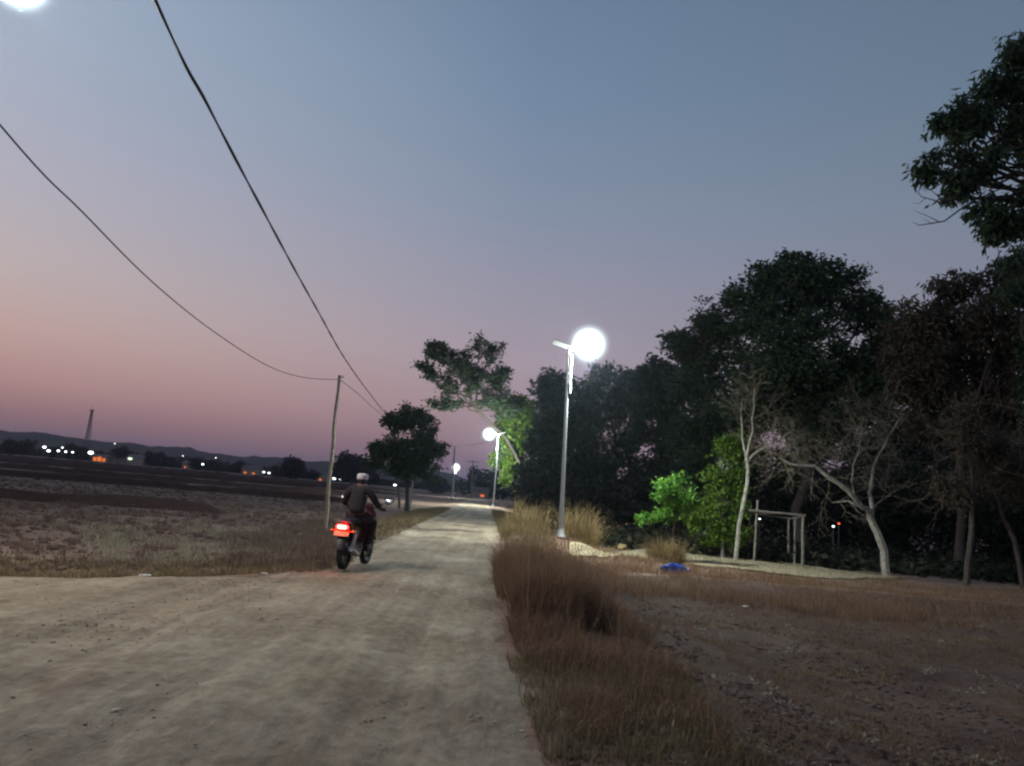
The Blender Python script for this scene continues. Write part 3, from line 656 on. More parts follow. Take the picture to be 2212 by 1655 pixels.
# second rank of the grove, further back, copied from trees in front
gt_ = [q for q in bpy.data.objects if q.name.startswith('grove_tree')]
for i, (src, px, Y_, s_, lb) in enumerate(((1, 1610, 66, .85, 'dark tree in the second rank seen behind the young green tree'), (3, 1720, 62, .8, 'dark tree in the second rank behind the wooden shelter'), (0, 1850, 64, .85, 'dark tree in the second rank behind the bent bare tree'), (1, 1960, 60, .85, 'dark tree in the second rank left of the straight bare tree'), (3, 2080, 58, .8, 'dark tree in the second rank behind the straight bare tree'), (0, 2190, 56, .9, 'dark tree in the second rank at the far right edge'))):
    o = copy_tree(gt_[src]); p = at(px, 1150, Y_); o.location = (p.x, Y_, hz(p.x, Y_) - .6); o.scale = (s_ * 1.3, s_, s_ * 1.08); o.rotation_euler = (0, 0, 1.3 + i * 1.1); o['label'] = lb

# undergrowth that fills the dark behind the trunks
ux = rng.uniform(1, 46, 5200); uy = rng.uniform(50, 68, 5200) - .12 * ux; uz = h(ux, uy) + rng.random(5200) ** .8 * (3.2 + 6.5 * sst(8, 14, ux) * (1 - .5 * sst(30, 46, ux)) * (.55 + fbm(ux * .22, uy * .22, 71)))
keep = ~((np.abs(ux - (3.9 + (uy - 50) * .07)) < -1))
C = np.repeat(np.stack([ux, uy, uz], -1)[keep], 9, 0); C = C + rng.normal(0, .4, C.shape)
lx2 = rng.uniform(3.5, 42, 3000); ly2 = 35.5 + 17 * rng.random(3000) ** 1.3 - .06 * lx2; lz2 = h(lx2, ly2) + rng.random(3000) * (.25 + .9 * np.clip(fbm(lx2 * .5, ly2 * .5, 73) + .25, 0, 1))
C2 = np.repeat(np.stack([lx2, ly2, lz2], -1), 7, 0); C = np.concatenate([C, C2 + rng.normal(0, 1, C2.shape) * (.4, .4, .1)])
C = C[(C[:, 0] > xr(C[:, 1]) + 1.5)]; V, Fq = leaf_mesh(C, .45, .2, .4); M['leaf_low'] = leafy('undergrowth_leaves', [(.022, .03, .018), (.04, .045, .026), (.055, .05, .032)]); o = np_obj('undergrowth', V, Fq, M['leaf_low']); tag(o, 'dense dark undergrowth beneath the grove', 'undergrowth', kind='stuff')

# green lit shrub and small tree
b0 = Vector((at(1455, 1150, 29.6).x, 29.6, 0)); b0.z = hz(b0.x, b0.y)
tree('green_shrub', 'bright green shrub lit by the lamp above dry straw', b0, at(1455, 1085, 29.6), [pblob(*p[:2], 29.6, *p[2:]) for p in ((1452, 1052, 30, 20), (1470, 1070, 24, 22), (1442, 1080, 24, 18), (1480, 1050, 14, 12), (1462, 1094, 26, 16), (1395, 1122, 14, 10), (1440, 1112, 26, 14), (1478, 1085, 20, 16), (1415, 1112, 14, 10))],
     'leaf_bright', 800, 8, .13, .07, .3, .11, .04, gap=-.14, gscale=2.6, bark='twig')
b0 = Vector((at(1562, 1210, 34.2).x, 34.2, 0)); b0.z = hz(b0.x, b0.y)
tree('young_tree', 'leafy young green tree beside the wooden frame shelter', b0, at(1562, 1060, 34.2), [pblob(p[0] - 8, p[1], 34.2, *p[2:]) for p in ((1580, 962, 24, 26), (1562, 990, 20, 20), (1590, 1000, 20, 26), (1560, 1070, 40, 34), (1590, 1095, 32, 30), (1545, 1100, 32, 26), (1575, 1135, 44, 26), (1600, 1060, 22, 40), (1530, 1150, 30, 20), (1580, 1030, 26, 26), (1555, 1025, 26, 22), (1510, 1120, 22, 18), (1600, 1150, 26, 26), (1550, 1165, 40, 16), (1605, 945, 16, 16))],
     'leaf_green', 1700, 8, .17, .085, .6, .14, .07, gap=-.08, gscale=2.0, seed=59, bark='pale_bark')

# bare trees
def bare_tree(label, Y, paths, twigs, tl, bark='pale_bark', leaves=None, seed=1):
    random.seed(seed)
    p0 = at(*paths[0][0][0], Y); base = Vector((p0.x, Y, hz(p0.x, Y))); root = empty('bare_tree', base); tag(root, label, 'tree', 'bare pale trees at the edge of the grove')
    g = G(); gt = G(); ends = []
    for i, (px, r0_, r1_) in enumerate(paths):
        dz = random.uniform(-.8, .8) if i else 0
        P = [at(*q, Y + dz * min(1, j * .5)) - base for j, q in enumerate(px)]
        if i == 0: P[0] = Vector((0, 0, -.2))
        Q = []
        for a, b in zip(P[:-1], P[1:]): Q += [a, a.lerp(b, .5) + Vector((random.gauss(0, .03), random.gauss(0, .03), random.gauss(0, .03)))]
        Q.append(P[-1]); n = len(Q); g.tube(Q, [r0_ + (r1_ - r0_) * k / (n - 1) for k in range(n)], 7)
        if i: ends += Q[max(1, n // 2):]
    def grow(p, d, L, r, depth):
        e = p + d * L; m = p.lerp(e, .5) + Vector((random.gauss(0, 1), random.gauss(0, 1), random.gauss(0, 1))) * L * .08
        gt.tube([p, m, e], [r, r * .8, r * .45], 4, False)
        if depth > 0:
            for _ in range(random.choice((2, 3))):
                nd = (d + Vector((random.gauss(0, .55), random.gauss(0, .5), random.gauss(.08, .5)))).normalized(); grow(m.lerp(e, random.random()), nd, L * random.uniform(.6, .85), r * .62, depth - 1)
    for _ in range(twigs):
        p = random.choice(ends); d = Vector((random.gauss(0, .8), random.gauss(0, .7), random.gauss(.35, .7))).normalized(); grow(p, d, tl * random.uniform(.6, 1.2), .016, 3)
    g.build('trunk', M[bark], root); tag(gt.build('twigs', M['twig'], root, False), kind='stuff')
    if leaves:
        C = np.array([tuple(random.choice(ends)) for _ in range(leaves)]) + rng.normal(0, .28, (leaves, 3)); V, Fq = leaf_mesh(C, .17, .07, .8); np_obj('crown', V, Fq, M['leaf_brown'], root)
    return root
bare_tree('slim bare tree forking above the young green tree, by the shelter', 33, [([(1588, 1214), (1597, 1130), (1614, 1045), (1612, 985)], .10, .065), ([(1612, 988), (1603, 945), (1601, 900), (1604, 862)], .05, .02), ([(1612, 988), (1626, 930), (1629, 880), (1630, 840)], .045, .02), ([(1613, 998), (1640, 972), (1670, 955), (1706, 932)], .05, .02)], 30, .85, seed=4)
bare_tree('bent bare tree with a thick limb arching left', 31.5, [([(1918, 1232), (1910, 1190), (1895, 1150), (1880, 1118), (1884, 1098)], .17, .13), ([(1882, 1112), (1862, 1096), (1832, 1060), (1791, 1032), (1758, 1006), (1707, 1003), (1677, 982)], .13, .03), ([(1863, 1096), (1832, 1082), (1798, 1086)], .06, .02), ([(1884, 1098), (1879, 1066), (1885, 1022), (1895, 988), (1919, 941), (1942, 905)], .09, .025), ([(1846, 1075), (1840, 1040), (1843, 1005), (1856, 972), (1860, 930)], .045, .015), ([(1884, 1100), (1905, 1080), (1925, 1070)], .035, .012)], 90, 1.0, seed=11)
bare_tree('straight bare tree with a few withered leaves near the right edge', 30, [([(2088, 1262), (2096, 1180), (2099, 1110), (2101, 1039)], .13, .085), ([(2101, 1039), (2097, 990), (2096, 945), (2090, 890)], .07, .025), ([(2101, 1042), (2114, 1002), (2140, 980), (2165, 960)], .045, .015), ([(2098, 1090), (2070, 1070), (2035, 1050)], .03, .012)], 34, .95, leaves=5200, seed=16, bark='bark')
bare_tree('slanting thin bare tree at the far right edge', 31, [([(2212, 1240), (2191, 1166), (2167, 1120), (2157, 1080)], .11, .06), ([(2158, 1085), (2140, 1040), (2130, 1000)], .05, .02), ([(2165, 1115), (2190, 1060), (2200, 1010)], .04, .015)], 24, .9, leaves=3000, seed=22, bark='bark')

# ------------------------------------------------------------------ wooden frame shelter
def post(g, a, b, r): g.tube([a, a.lerp(b, .35) + Vector((.012, .01, 0)), a.lerp(b, .7) + Vector((-.012, 0, 0)), b], [r, r * .96, r * .92, r * .9], 8)
sp = at(1680, 1222, 33.2); sbase = Vector((sp.x, 33.2, hz(sp.x, 33.2)))
sh = empty('wooden_shelter', sbase); tag(sh, 'bare wooden post frame of a small shelter among trees', 'shelter')
def sw(px, py, Y): return at(px, py, Y) - sbase
for (a, b, Y_, r_) in (((1628, 1222), (1637, 1080), 33.2, .055), ((1733, 1227), (1735, 1112), 33.2, .065), ((1617, 1205), (1622, 1082), 35.4, .05), ((1703, 1213), (1704, 1120), 35.4, .055), ((1716, 1213), (1718, 1118), 34.4, .05)):
    g = G(); p = sw(*a, Y_); w = p + sbase; p.z = hz(w.x, w.y) - sbase.z - .15; post(g, p, sw(*b, Y_), r_); g.build('post', M['timber'], sh)
for (a, b, r_) in ((sw(1616, 1102, 33.12), sw(1740, 1114, 33.12), .05), (sw(1612, 1108, 35.35), sw(1712, 1121, 35.35), .045), (sw(1632, 1104, 33.2), sw(1620, 1107, 35.4), .04), (sw(1735, 1115, 33.2), sw(1704, 1122, 35.4), .04), (sw(1630, 1110, 33.26), sw(1722, 1108, 34.9), .035)):
    g = G(); post(g, a, b, r_); g.build('beam', M['timber'], sh)
# small white lamp on the shelter post and far lights seen between trunks
def small_lamp(px, py, Y, matk, rad, label, group=None, tall=None):
    c = at(px, py, Y); zb = hz(c.x, c.y); base = Vector((c.x, c.y, zb)); r = empty('distant_lamp', base); tag(r, label, 'lamp', group)
    hh = max(.5, c.z - zb); g = G(); g.tube([(0, 0, -.2), (0, 0, hh - rad * .8)], [.02 + Y * .00022] * 2, 6); g.build('pole', M['timber'], r)
    g = G(); g.ell((0, 0, hh), (rad * 1.5, rad * .8, rad * .8), 10, 6); g.build('lamp_glow_ball', M[matk], r); return r
small_lamp(1800, 1137, 42, 'far_white', .045, 'tiny white light low between grove trunks', None)
small_lamp(1812, 1131, 42, 'far_red', .045, 'tiny red light low between grove trunks', None)
small_lamp(1641, 1121, 35.9, 'far_white', .03, 'small white lamp behind the left post of the wooden shelter', None)

# ------------------------------------------------------------------ street lamps
def street_lamp(base, top, bloom_ball, label, panel_tilt=R(-18), watts=LAMP_W, bloom_r=.55, em=60, tint=(.90, 1, .90), point=3000):
    """solar street lamp standing at base; its axis goes through top; lamp head and its added bloom ball offset to one side"""
    base = Vector(base); top = Vector(top); H = (top - base).length
    root = empty('street_lamp', base); root.rotation_mode = 'QUATERNION'; root.rotation_quaternion = (top - base).to_track_quat('Z', 'Y')
    root.rotation_quaternion = Vector((0, 0, 1)).rotation_difference((top - base).normalized())
    inv = root.rotation_quaternion.to_matrix().inverted(); gl = inv @ (Vector(bloom_ball) - base)
    tag(root, label, 'street lamp', 'solar street lamps along the dirt road')
    g = G(); g.tube([(0, 0, 0), (0, 0, .05), (0, 0, H * .55), (0, 0, H * .985)], [.085, .085, .068, .05], 12); g.build('pole', M['galv'], root)
    g = G(); g.tube([(0, 0, -.3), (0, 0, .02)], [.26, .26], 4); g.tube([(0, 0, .02), (0, 0, .12), (0, 0, .3)], [.2, .14, .09], 12); g.build('base_plate', M['galv'], root)
    sx = 1 if gl.x > 0 else -1
    g = G(); z0 = H * .755
    g.tube([(sx * .10, -.01, z0), (sx * .10, -.01, H * .965)], [.05, .05], 10); g.build('battery_case', plain('white_enamel', (.5, .54, .56), .35, .1, .05), root)
    for zz in (.80, .88, .95):
        g = G(); g.tube([(sx * .05, 0, H * zz), (sx * .05, 0, H * zz + .035)], [.118, .118], 12); g.build('clamp_band', M['galv'], root)
    g = G(); g.tube([(0, 0, H * .975), (sx * .15, 0, gl.z + .02), (gl.x - sx * bloom_r * .2, gl.y, gl.z + bloom_r * .35)], [.035, .035, .03], 8); g.build('arm', M['galv'], root)
    Mr = Matrix.Rotation(sx * -panel_tilt, 3, 'Y'); g = G(); c = Vector((-sx * .22, 0, H + .10))
    g.box(c, (.8, .75, .03), Mr, .1); g.tube([(0, 0, H * .985), (-sx * .05, 0, H + .06)], .035, 8)
    pn = g.build('solar_panel', M['galv'], root)
    g = G()
    for i in range(4):
        for j in range(6): g.box(c + Mr @ Vector(((i - 1.5) * .19, (j - 2.5) * .118, .018)), (.178, .108, .006), Mr)
    g.build('solar_cells', M['solar'], pn)
    g = G(); g.ell((0, 0, 0), (bloom_r, bloom_r, bloom_r), 32, 20); gb = g.build('lamp_glow_ball', bloom_mat(bloom_r, 36 / bloom_r), root, True, gl)  # ball added around the lamp head to imitate lens bloom, no real globe
    g = G(); g.ell(gl, (bloom_r * .30, bloom_r * .30, bloom_r * .32), 20, 12); g.build('led_core', M['led'], root)
    if point:
        pd = bpy.data.lights.new('lamp_light', 'POINT'); pd.energy = point; pd.color = tint; pd.shadow_soft_size = bloom_r * .25
        po = link(bpy.data.objects.new('lamp_light', pd), root); po.location = gl + Vector((0, 0, -bloom_r * .62))
    g = G(); g.tube([gl + Vector((0, 0, bloom_r * .33)), gl + Vector((0, 0, bloom_r * .36)), gl + Vector((0, 0, bloom_r * .40))], [.16, .14, .06], 12); g.build('lamp_cap', M['galv'], root)
    ld = bpy.data.lights.new('floodlight', 'SPOT'); ld.energy = watts; ld.spot_size = R(165); ld.spot_blend = .3; ld.color = tint; ld.shadow_soft_size = .16
    lo = link(bpy.data.objects.new('floodlight', ld), root); lo.location = gl + Vector((0, 0, -bloom_r * .62))
    return root
street_lamp(Vector((LAMP_BASE.x, LAMP_BASE.y, LAMP_BASE.z - .05)), at(1229, 752, 28), at(1272, 744, 28), 'lit solar street lamp on a steel pole beside the straw clump', bloom_r=1.0, watts=3100, point=1900)
Yl = 79.0; p = at(1066, 1085, Yl); base = Vector((p.x, Yl, hz(p.x, Yl)))
street_lamp(base, at(1079, 938, Yl), at(1057, 938, Yl), 'lit street lamp shining against the lit green tree', bloom_r=1.05, watts=3000, point=5200)
Yl = 150.0; p = at(979, 1068, Yl); base = Vector((p.x, Yl, hz(p.x, Yl)))
street_lamp(base, at(982, 1012, Yl), at(985, 1010, Yl), 'small lit street lamp far down the left roadside', bloom_r=1.25, watts=2500, point=1500)
Yl = bT.y + 7; p = at(885, 1095, Yl); base = Vector((p.x, Yl, hz(p.x, Yl)))
street_lamp(base, at(912, 889, Yl), at(892, 905, Yl), 'street lamp hidden behind the round roadside tree, only its panel showing', bloom_r=.3, watts=250, point=0)
# the lamp at the top left corner of the picture
Yl = 9.6; gl = at(42, -42, Yl); tp = gl + Vector((-.95, .0, -.05)); base = Vector((tp.x, Yl, hz(tp.x, Yl) - .02))
street_lamp(base, tp, gl, 'street lamp overhead at the top left corner of the photo', bloom_r=.56, watts=LAMP_W * .42, point=500, tint=(1, .95, .8))

# ------------------------------------------------------------------ utility poles and wires
def utility_pole(base, top, r, label, cross=0, group='utility poles along the road', bands=False, mat='timber'):
    base = Vector(base); root = empty('utility_pole', base); tag(root, label, 'pole', group); t_ = Vector(top) - base
    g = G(); n = 9; g.tube([t_ * (i / n) - (Vector((0, 0, .3)) if i == 0 else Vector()) + Vector((math.sin(i * 1.7) * .02, 0, 0)) for i in range(n + 1)], [r * (1 - .3 * i / n) for i in range(n + 1)], 10); g.build('shaft', M[mat], root)
    if bands:
        for i in range(2, 11):
            c = t_ * (i / 11.5); g = G(); g.ring(c, r * .88, .009, 'z', 12, 6); g.build('cane_joint', M['timber'], root)
    if cross:
        g = G(); g.tube([t_ * .96 + Vector((-cross, 0, 0)), t_ * .96 + Vector((cross, 0, 0))], .05 + cross * .03, 6); ca = g.build('crossarm', M['timber'], root)
        for x_ in (-.85, 0, .85):
            g = G(); g.ell(t_ * .96 + Vector((x_ * cross, 0, .16)), (.07, .07, .12), 8, 6); g.build('insulator', M['white'], ca)
    else:
        g = G(); g.tube([t_ * .985 + Vector((-.02, -.0, 0)), t_ * .985 + Vector((.12, 0, .03))], .02, 6); g.ell(t_ * .985 + Vector((.13, 0, .04)), (.035, .035, .05), 8, 6); g.build('insulator', M['white'], root)
    return root
bp_ = ground(701, 1150); utility_pole(bp_, at(733, 811, bp_.y), .072, 'slender weathered bamboo pole in the left field carrying the thin wire', bands=True, mat='bamboo')
TOPY = bp_.y
PY = bT.y + 3; p = at(864, 1090, PY); utility_pole(Vector((p.x, PY, hz(p.x, PY))), at(850, 914, PY), .09, 'wooden pole hidden behind the round roadside tree holding both wires')
p = at(977, 1064, 120); utility_pole(Vector((p.x, 120, hz(p.x, 120))), at(982, 966, 120), .16, 'dark wooden pole behind the small lamp far down the road', cross=0)
p = at(1018, 1066, 190); utility_pole(Vector((p.x, 190, hz(p.x, 190))), at(1022, 994, 190), .17, 'far utility pole with a short crossarm at the road end', cross=1.7)
def wire(pts, r, label):
    q = []; P = [Vector(p) for p in pts]
    for i in range(len(P) - 1):
        p0, p1, p2, p3 = P[max(0, i - 1)], P[i], P[i + 1], P[min(len(P) - 1, i + 2)]
        for k in range(8):
            t_ = k / 8; q.append(.5 * ((2 * p1) + (p2 - p0) * t_ + (2 * p0 - 5 * p1 + 4 * p2 - p3) * t_ ** 2 + (3 * p1 - p0 - 3 * p2 + p3) * t_ ** 3))
    q.append(P[-1]); g = G()
    return q
def cable_obj(q, r, label, twist=0.):
    g = G()
    if twist:                                        # two strands wound round each other
        for ph in (0, math.pi):
            pts = []; s = 0
            for i in range(len(q) - 1):
                a, b = q[i], q[i + 1]; L = (b - a).length; n = max(1, min(26, int(L / .14)))
                t_ = (b - a).normalized(); u = t_.cross(Vector((0, 0, 1))).normalized(); v = u.cross(t_)
                for k in range(n):
                    w = (s + L * k / n) * twist + ph; pts.append(a.lerp(b, k / n) + (u * math.cos(w) + v * math.sin(w)) * r * .55)
                s += L
            g.tube(pts, r, 5)
    else: g.tube(q, r, 6)
    o = g.build('overhead_cable', M['cable']); tag(o, label, 'cable', 'overhead wires'); return o
pw = [at_z(*p, z) for p, z in (((335, 0), 6.45), ((450, 230), 6.05), ((560, 440), 5.72), ((680, 660), 5.42), ((770, 812), 5.28))]
endp = at(850, 916, PY)
back = pw[0] + (pw[0] - pw[1]).normalized() * 6 + Vector((0, 0, .6))
cable_obj(wire([back] + pw + [endp], .02, ''), .0145, 'thick black twisted cable sloping down from the top to the roadside tree', twist=2.2)
tw = [at_z(*p, z) for p, z in (((0, 270), 5.15), ((180, 460), 4.9), ((330, 610), 4.7), ((460, 715), 4.56))] 
tw += [at(580, 791, TOPY * .80), at(660, 816, TOPY * .9), at(734, 820, TOPY)]
back = tw[0] + (tw[0] - tw[1]).normalized() * 6 + Vector((0, 0, .5))
cable_obj(wire([back] + tw, .011, ''), .011, 'thin dark wire sagging to the top of the bamboo pole')
cable_obj(wire([at(734, 820, TOPY), at(775, 852, 29), at(805, 880, 37), at(850, 916, PY)], .009, ''), .011, 'thin wire running from the bamboo pole to behind the tree')
cable_obj(wire([at(850, 916, PY), at(900, 940, 75), at(960, 961, 100), at(985, 965, 120)], .02, ''), .03, 'far wire passing behind the round roadside tree')
cable_obj(wire([at(982, 966, 120), at(1010, 963, 105), at(1045, 957, 90), at(1090, 940, 82)], .02, ''), .02, 'far wire between the dark pole and the lit tree')

# lattice mast far across the fields
Ym = 520.; p = at(184, 985, Ym); base = Vector((p.x, Ym, hz(p.x, Ym))); mast = empty('lattice_mast', base); tag(mast, 'thin lattice mast rising over the far village', 'mast')
top = at(199, 887, Ym) - base
g = G()
for sx_, sy_ in ((-1, -1), (1, -1), (1, 1), (-1, 1)): g.tube([(sx_ * 1.6, sy_ * 1.6, -1), top + Vector((sx_ * .45, sy_ * .45, 0))], .22, 4)
g.build('legs', M['timber'], mast)
g = G()
for i in range(12):
    a, b = i / 12, (i + 1) / 12; wa, wb = 1.6 - 1.15 * a, 1.6 - 1.15 * b
    for s_ in (-1, 1): g.tube([top * a + Vector((-s_ * wa, -wa, 0)), top * b + Vector((s_ * wb, -wb, 0))], .12, 3); g.tube([top * a + Vector((-wa, -s_ * wa, 0)), top * b + Vector((-wb, s_ * wb, 0))], .12, 3)
g.build('bracing', M['timber'], mast)
g = G(); g.box(top + Vector((0, 0, .3)), (2.6, 2.2, .5)); g.build('platform', M['timber'], mast)
g = G(); g.tube([top, top + Vector((0, 0, 3))], .12, 5); g.build('antenna', M['timber'], mast)

# ------------------------------------------------------------------ far village: houses, lamps, trees
def house(px, py, Y, w, d, hgt, label, lit=None):
    p = at(px, py, Y); base = Vector((p.x, Y, hz(p.x, Y))); r = empty('village_house', base, random.uniform(-.4, .4)); tag(r, label, 'house', 'houses of the far village')
    g = G(); g.box((0, 0, hgt / 2 - .2), (w, d, hgt + .4), None, .01); g.build('wall', M['wall'], r, False)
    ov = .4; z = hgt; rz = hgt + w * .16
    g = G(); A = [(-w / 2 - ov, -d / 2 - ov, z - .1), (w / 2 + ov, -d / 2 - ov, z - .1), (w / 2 + ov, d / 2 + ov, z - .1), (-w / 2 - ov, d / 2 + ov, z - .1), (-w / 2 - ov, 0, rz), (w / 2 + ov, 0, rz)]
    g.add(A, [(0, 1, 5, 4), (2, 3, 4, 5), (0, 4, 3), (1, 2, 5), (0, 3, 2, 1)]); g.build('roof', M['roof'], r, False)
    if lit:
        for x_, ww, hh in lit:
            g = G(); g.box((x_ * w, -d / 2 - .03, hh * .5 + .5), (ww * w, .06, hh)); g.build('window', M['far_orange'], r, False)
    return r
house(219, 986, 420, 7.5, 5, 3.2, 'house with a bright orange lit open front below the mast', [(-.30, .22, 2.0), (0, .28, 2.4), (.31, .2, 1.7)])
house(262, 990, 440, 9, 6, 3.5, 'unlit low house right of the orange lit house')
house(300, 990, 430, 11, 6, 4, 'unlit broad house behind the pale green lamp')
house(412, 1006, 430, 8, 5, 3.2, 'house with a small warm window in the middle of the village', [(-.2, .14, .9)])
house(545, 1020, 420, 10, 6, 3.6, 'house with two warm windows at the right of the village', [(-.28, .14, 1.0), (.18, .16, .8)])
house(690, 1032, 400, 9, 5, 3.4, 'house with one dim warm window behind the bamboo pole', [(.1, .16, .8)])
house(1040, 1068, 260, 6, 4, 2.6, 'roadside hut with a warm lit front at the road end', [(.1, .22, .7)])
vl = 'lamps of the far village'
for px, py, Y_, mk, rad, lb in (
    (96, 966, 400, 'far_white', .62, 'larger white lamp at the left end of the far village'),
    (105, 974, 395, 'far_white', .62, 'second white lamp just below the larger left one'),
    (126, 974, 400, 'far_white', .5, 'white village lamp third from the left'),
    (135, 967, 410, 'far_white', .34, 'small raised white lamp left of the mast'),
    (142, 976, 400, 'far_white', .44, 'white village lamp midway between large lamps and mast'),
    (157, 977, 400, 'far_white', .4, 'white village lamp nearest the mast on its left'),
    (196, 978, 400, 'far_white', .95, 'big white lamp touching the orange lit house'),
    (281, 991, 400, 'far_green', .85, 'pale green lamp right of the orange house'),
    (438, 1003, 400, 'far_white', .4, 'bluish lamp in the middle of the village'),
    (570, 1020, 400, 'far_white', .42, 'left one of paired white lamps beside the house with two warm windows'),
    (581, 1022, 400, 'far_white', .4, 'right one of paired white lamps beside the house with two warm windows'),
    (722, 1034, 380, 'far_white', .55, 'white lamp right beside the bamboo pole'),
    (736, 1035, 380, 'far_white', .5, 'white lamp above the rider to his left'),
    (853, 1048, 360, 'far_white', .45, 'white lamp under the left part of the round tree'),
    (880, 1050, 360, 'far_white', .25, 'faint lamp behind the trunk of the round tree'),
    (993, 1062, 300, 'far_white', .34, 'white lamp right of the far street lamp pole'),
    (1006, 1063, 300, 'far_white', .36, 'white lamp low beside the far crossarm pole'),
    (1026, 1046, 280, 'far_white', .42, 'high white lamp left of the dark tree at the road end'),
    (1053, 1038, 280, 'far_white', .42, 'topmost white lamp over the dark tree at the road end'),
    (1058, 1051, 270, 'far_white', .38, 'white lamp at the right side of the road end tree'),
    (1066, 1055, 260, 'far_white', .34, 'greenish white lamp nearest the lit tree at the road end'),
    (1106, 1068, 230, 'far_white', .24, 'faint lamp low under the lit tree'),
    (248, 958, 880, 'far_white', .45, 'faint speck of light up on the hill'),
    (395, 985, 800, 'far_white', .4, 'faint cluster light on the foot of the hill'),
    (466, 989, 800, 'far_white', .4, 'second faint light on the foot of the hill')):
    small_lamp(px, py, Y_, mk, rad * 1.0, lb, vl)
# far trees: four crowns made once, then copied
protos = []
for s in range(4):
    w = (2.6, 3.4, 3.0, 2.2)[s]; bl = [((random.uniform(-.5, .5) * w, random.uniform(-.3, .3) * w, 3 + random.uniform(-.9, 1.4)), (w * random.uniform(.45, .8), w * .6, random.uniform(1.1, 1.9))) for _ in range(6)]
    t_ = tree('field_tree', 'x', (0, 0, 0), (0, 0, 2.6), bl, 'leaf_far', 420, 7, .75, .4, .2, .4, .2, gap=-.3, gscale=.5, seed=90 + s, group='trees scattered at the far edge of the fields'); protos.append(t_)
far_t = [(20, 975, 380, 1.6, 'leftmost tree of the far field edge'), (52, 976, 390, 1.5, 'dark far tree left of the white lamps'), (112, 977, 420, 1.3, 'low far tree behind the white lamps'), (152, 980, 430, 1.9, 'broad far tree left of the mast'), (172, 981, 425, 1.6, 'far tree touching the mast'), (268, 989, 440, 1.8, 'far tree behind the unlit low house'), (330, 994, 430, 1.7, 'broad far tree right of the pale green lamp'),
         (355, 996, 440, 1.2, 'low far tree next to the broad one'), (424, 1003, 420, 1.5, 'rounded far tree between warm window and bluish lamp'), (455, 1008, 430, 1.1, 'small far tree right of the bluish lamp'), (515, 1014, 420, 1.3, 'far tree left of the house with two warm windows'), (596, 1020, 400, 1.4, 'low far tree right of the paired lamps'), (630, 1020, 330, 2.1, 'isolated dark round tree in the middle of the far fields'),
         (668, 1028, 380, 1.2, 'low far tree left of the bamboo pole'), (762, 1034, 330, 2.3, 'tall thin far tree above the rider'), (800, 1040, 360, 1.6, 'far tree left below the round roadside tree'), (945, 1054, 300, 1.4, 'far tree right below the round roadside tree'), (1000, 1062, 290, 1.1, 'low far tree right of the far street lamp'), (1044, 1066, 268, 1.9, 'dark tree at the road end among lamps'), (1088, 1070, 240, 1.5, 'far tree left of the lit tree trunk'), (1075, 1068, 250, 1.2, 'low tree between road end lamps and lit tree')]
for i, (px, py, Y_, s, lb) in enumerate(far_t):
    o = protos[i % 4] if i < 4 else copy_tree(protos[i % 4]); p = at(px, py, Y_)
    o.location = (p.x, Y_, hz(p.x, Y_) - .2); o.scale = (s * random.uniform(.9, 1.2), s, s * random.uniform(.75, .95)); o.rotation_euler = (0, 0, random.uniform(0, 6)); o['label'] = lb
# far-off hedge line that reads as one mass
hx_ = rng.uniform(-420, 40, 5200); hy_ = 455 + .02 * hx_ + rng.normal(0, 6, 5200); hzz = h(hx_, hy_) + rng.random(5200) * (3.0 + 5 * np.clip(fbm(hx_ * .02, hy_ * 0, 15) + .2, 0, 1))
C = np.repeat(np.stack([hx_, hy_, hzz], -1), 3, 0) + rng.normal(0, 1, (5200 * 3, 3)) * (2, 2, .4)
V, Fq = leaf_mesh(C, 2.2, 1.3, .1); o = np_obj('treeline', V, Fq, M['leaf_far']); tag(o, 'low dark treeline closing off the far fields', 'treeline', kind='stuff')

# ------------------------------------------------------------------ motorcycle and rider
bk = at_z(740, 1229, hz(*at_z(740, 1229, 0).xy) + .02)
bike = empty('motorcycle', (bk.x, bk.y, hz(bk.x, bk.y) + .02), R(-7)); tag(bike, 'dark red motorcycle with glowing tail light ridden up the road', 'motorcycle')
def wheel(y):
    g = G(); g.ring((0, y, .29), .215, .02, 'x', 28, 8); g.ring((0, y, .29), .045, .03, 'x', 14, 6)
    for k in range(10):
        a = 2 * math.pi * k / 10; g.tube([(.02 if k % 2 else -.02, y + .05 * math.cos(a), .29 + .05 * math.sin(a)), (0, y + .21 * math.cos(a + .2), .29 + .21 * math.sin(a + .2))], .008, 4)
    w = g.build('wheel', M['black'], bike); g = G(); g.ring((0, y, .29), .248, .045, 'x', 32, 10, 1.15)
    for k in range(32):
        a = 2 * math.pi * k / 32
        for s_ in (-1, 1): g.box((s_ * .028, y + .29 * math.cos(a), .29 + .29 * math.sin(a)), (.035, .02, .014), Matrix.Rotation(a, 3, 'X'))
    g.build('tyre', M['rubber'], w)
wheel(0.0); wheel(1.24)
def sec(y, z, hw, hh, n=10, p=.75):
    o_ = []
    for k in range(n):
        a = 2 * math.pi * k / n; c, s_ = math.cos(a), math.sin(a)
        o_.append((hw * math.copysign(abs(c) ** p, c), y, z + hh * math.copysign(abs(s_) ** p, s_)))
    return o_
g = G(); g.loft([sec(-.24, .70, .07, .05), sec(-.12, .70, .10, .075), sec(.1, .67, .125, .10), sec(.35, .62, .135, .14), sec(.6, .56, .12, .14), sec(.78, .46, .10, .12)]); g.build('tail_body', M['red'], bike)
g = G(); g.loft([sec(.70, .40, .10, .12), sec(.85, .52, .20, .2), sec(.95, .66, .23, .26), sec(1.02, .80, .20, .2), sec(1.05, .93, .13, .1)]); g.build('leg_shield', M['red'], bike)
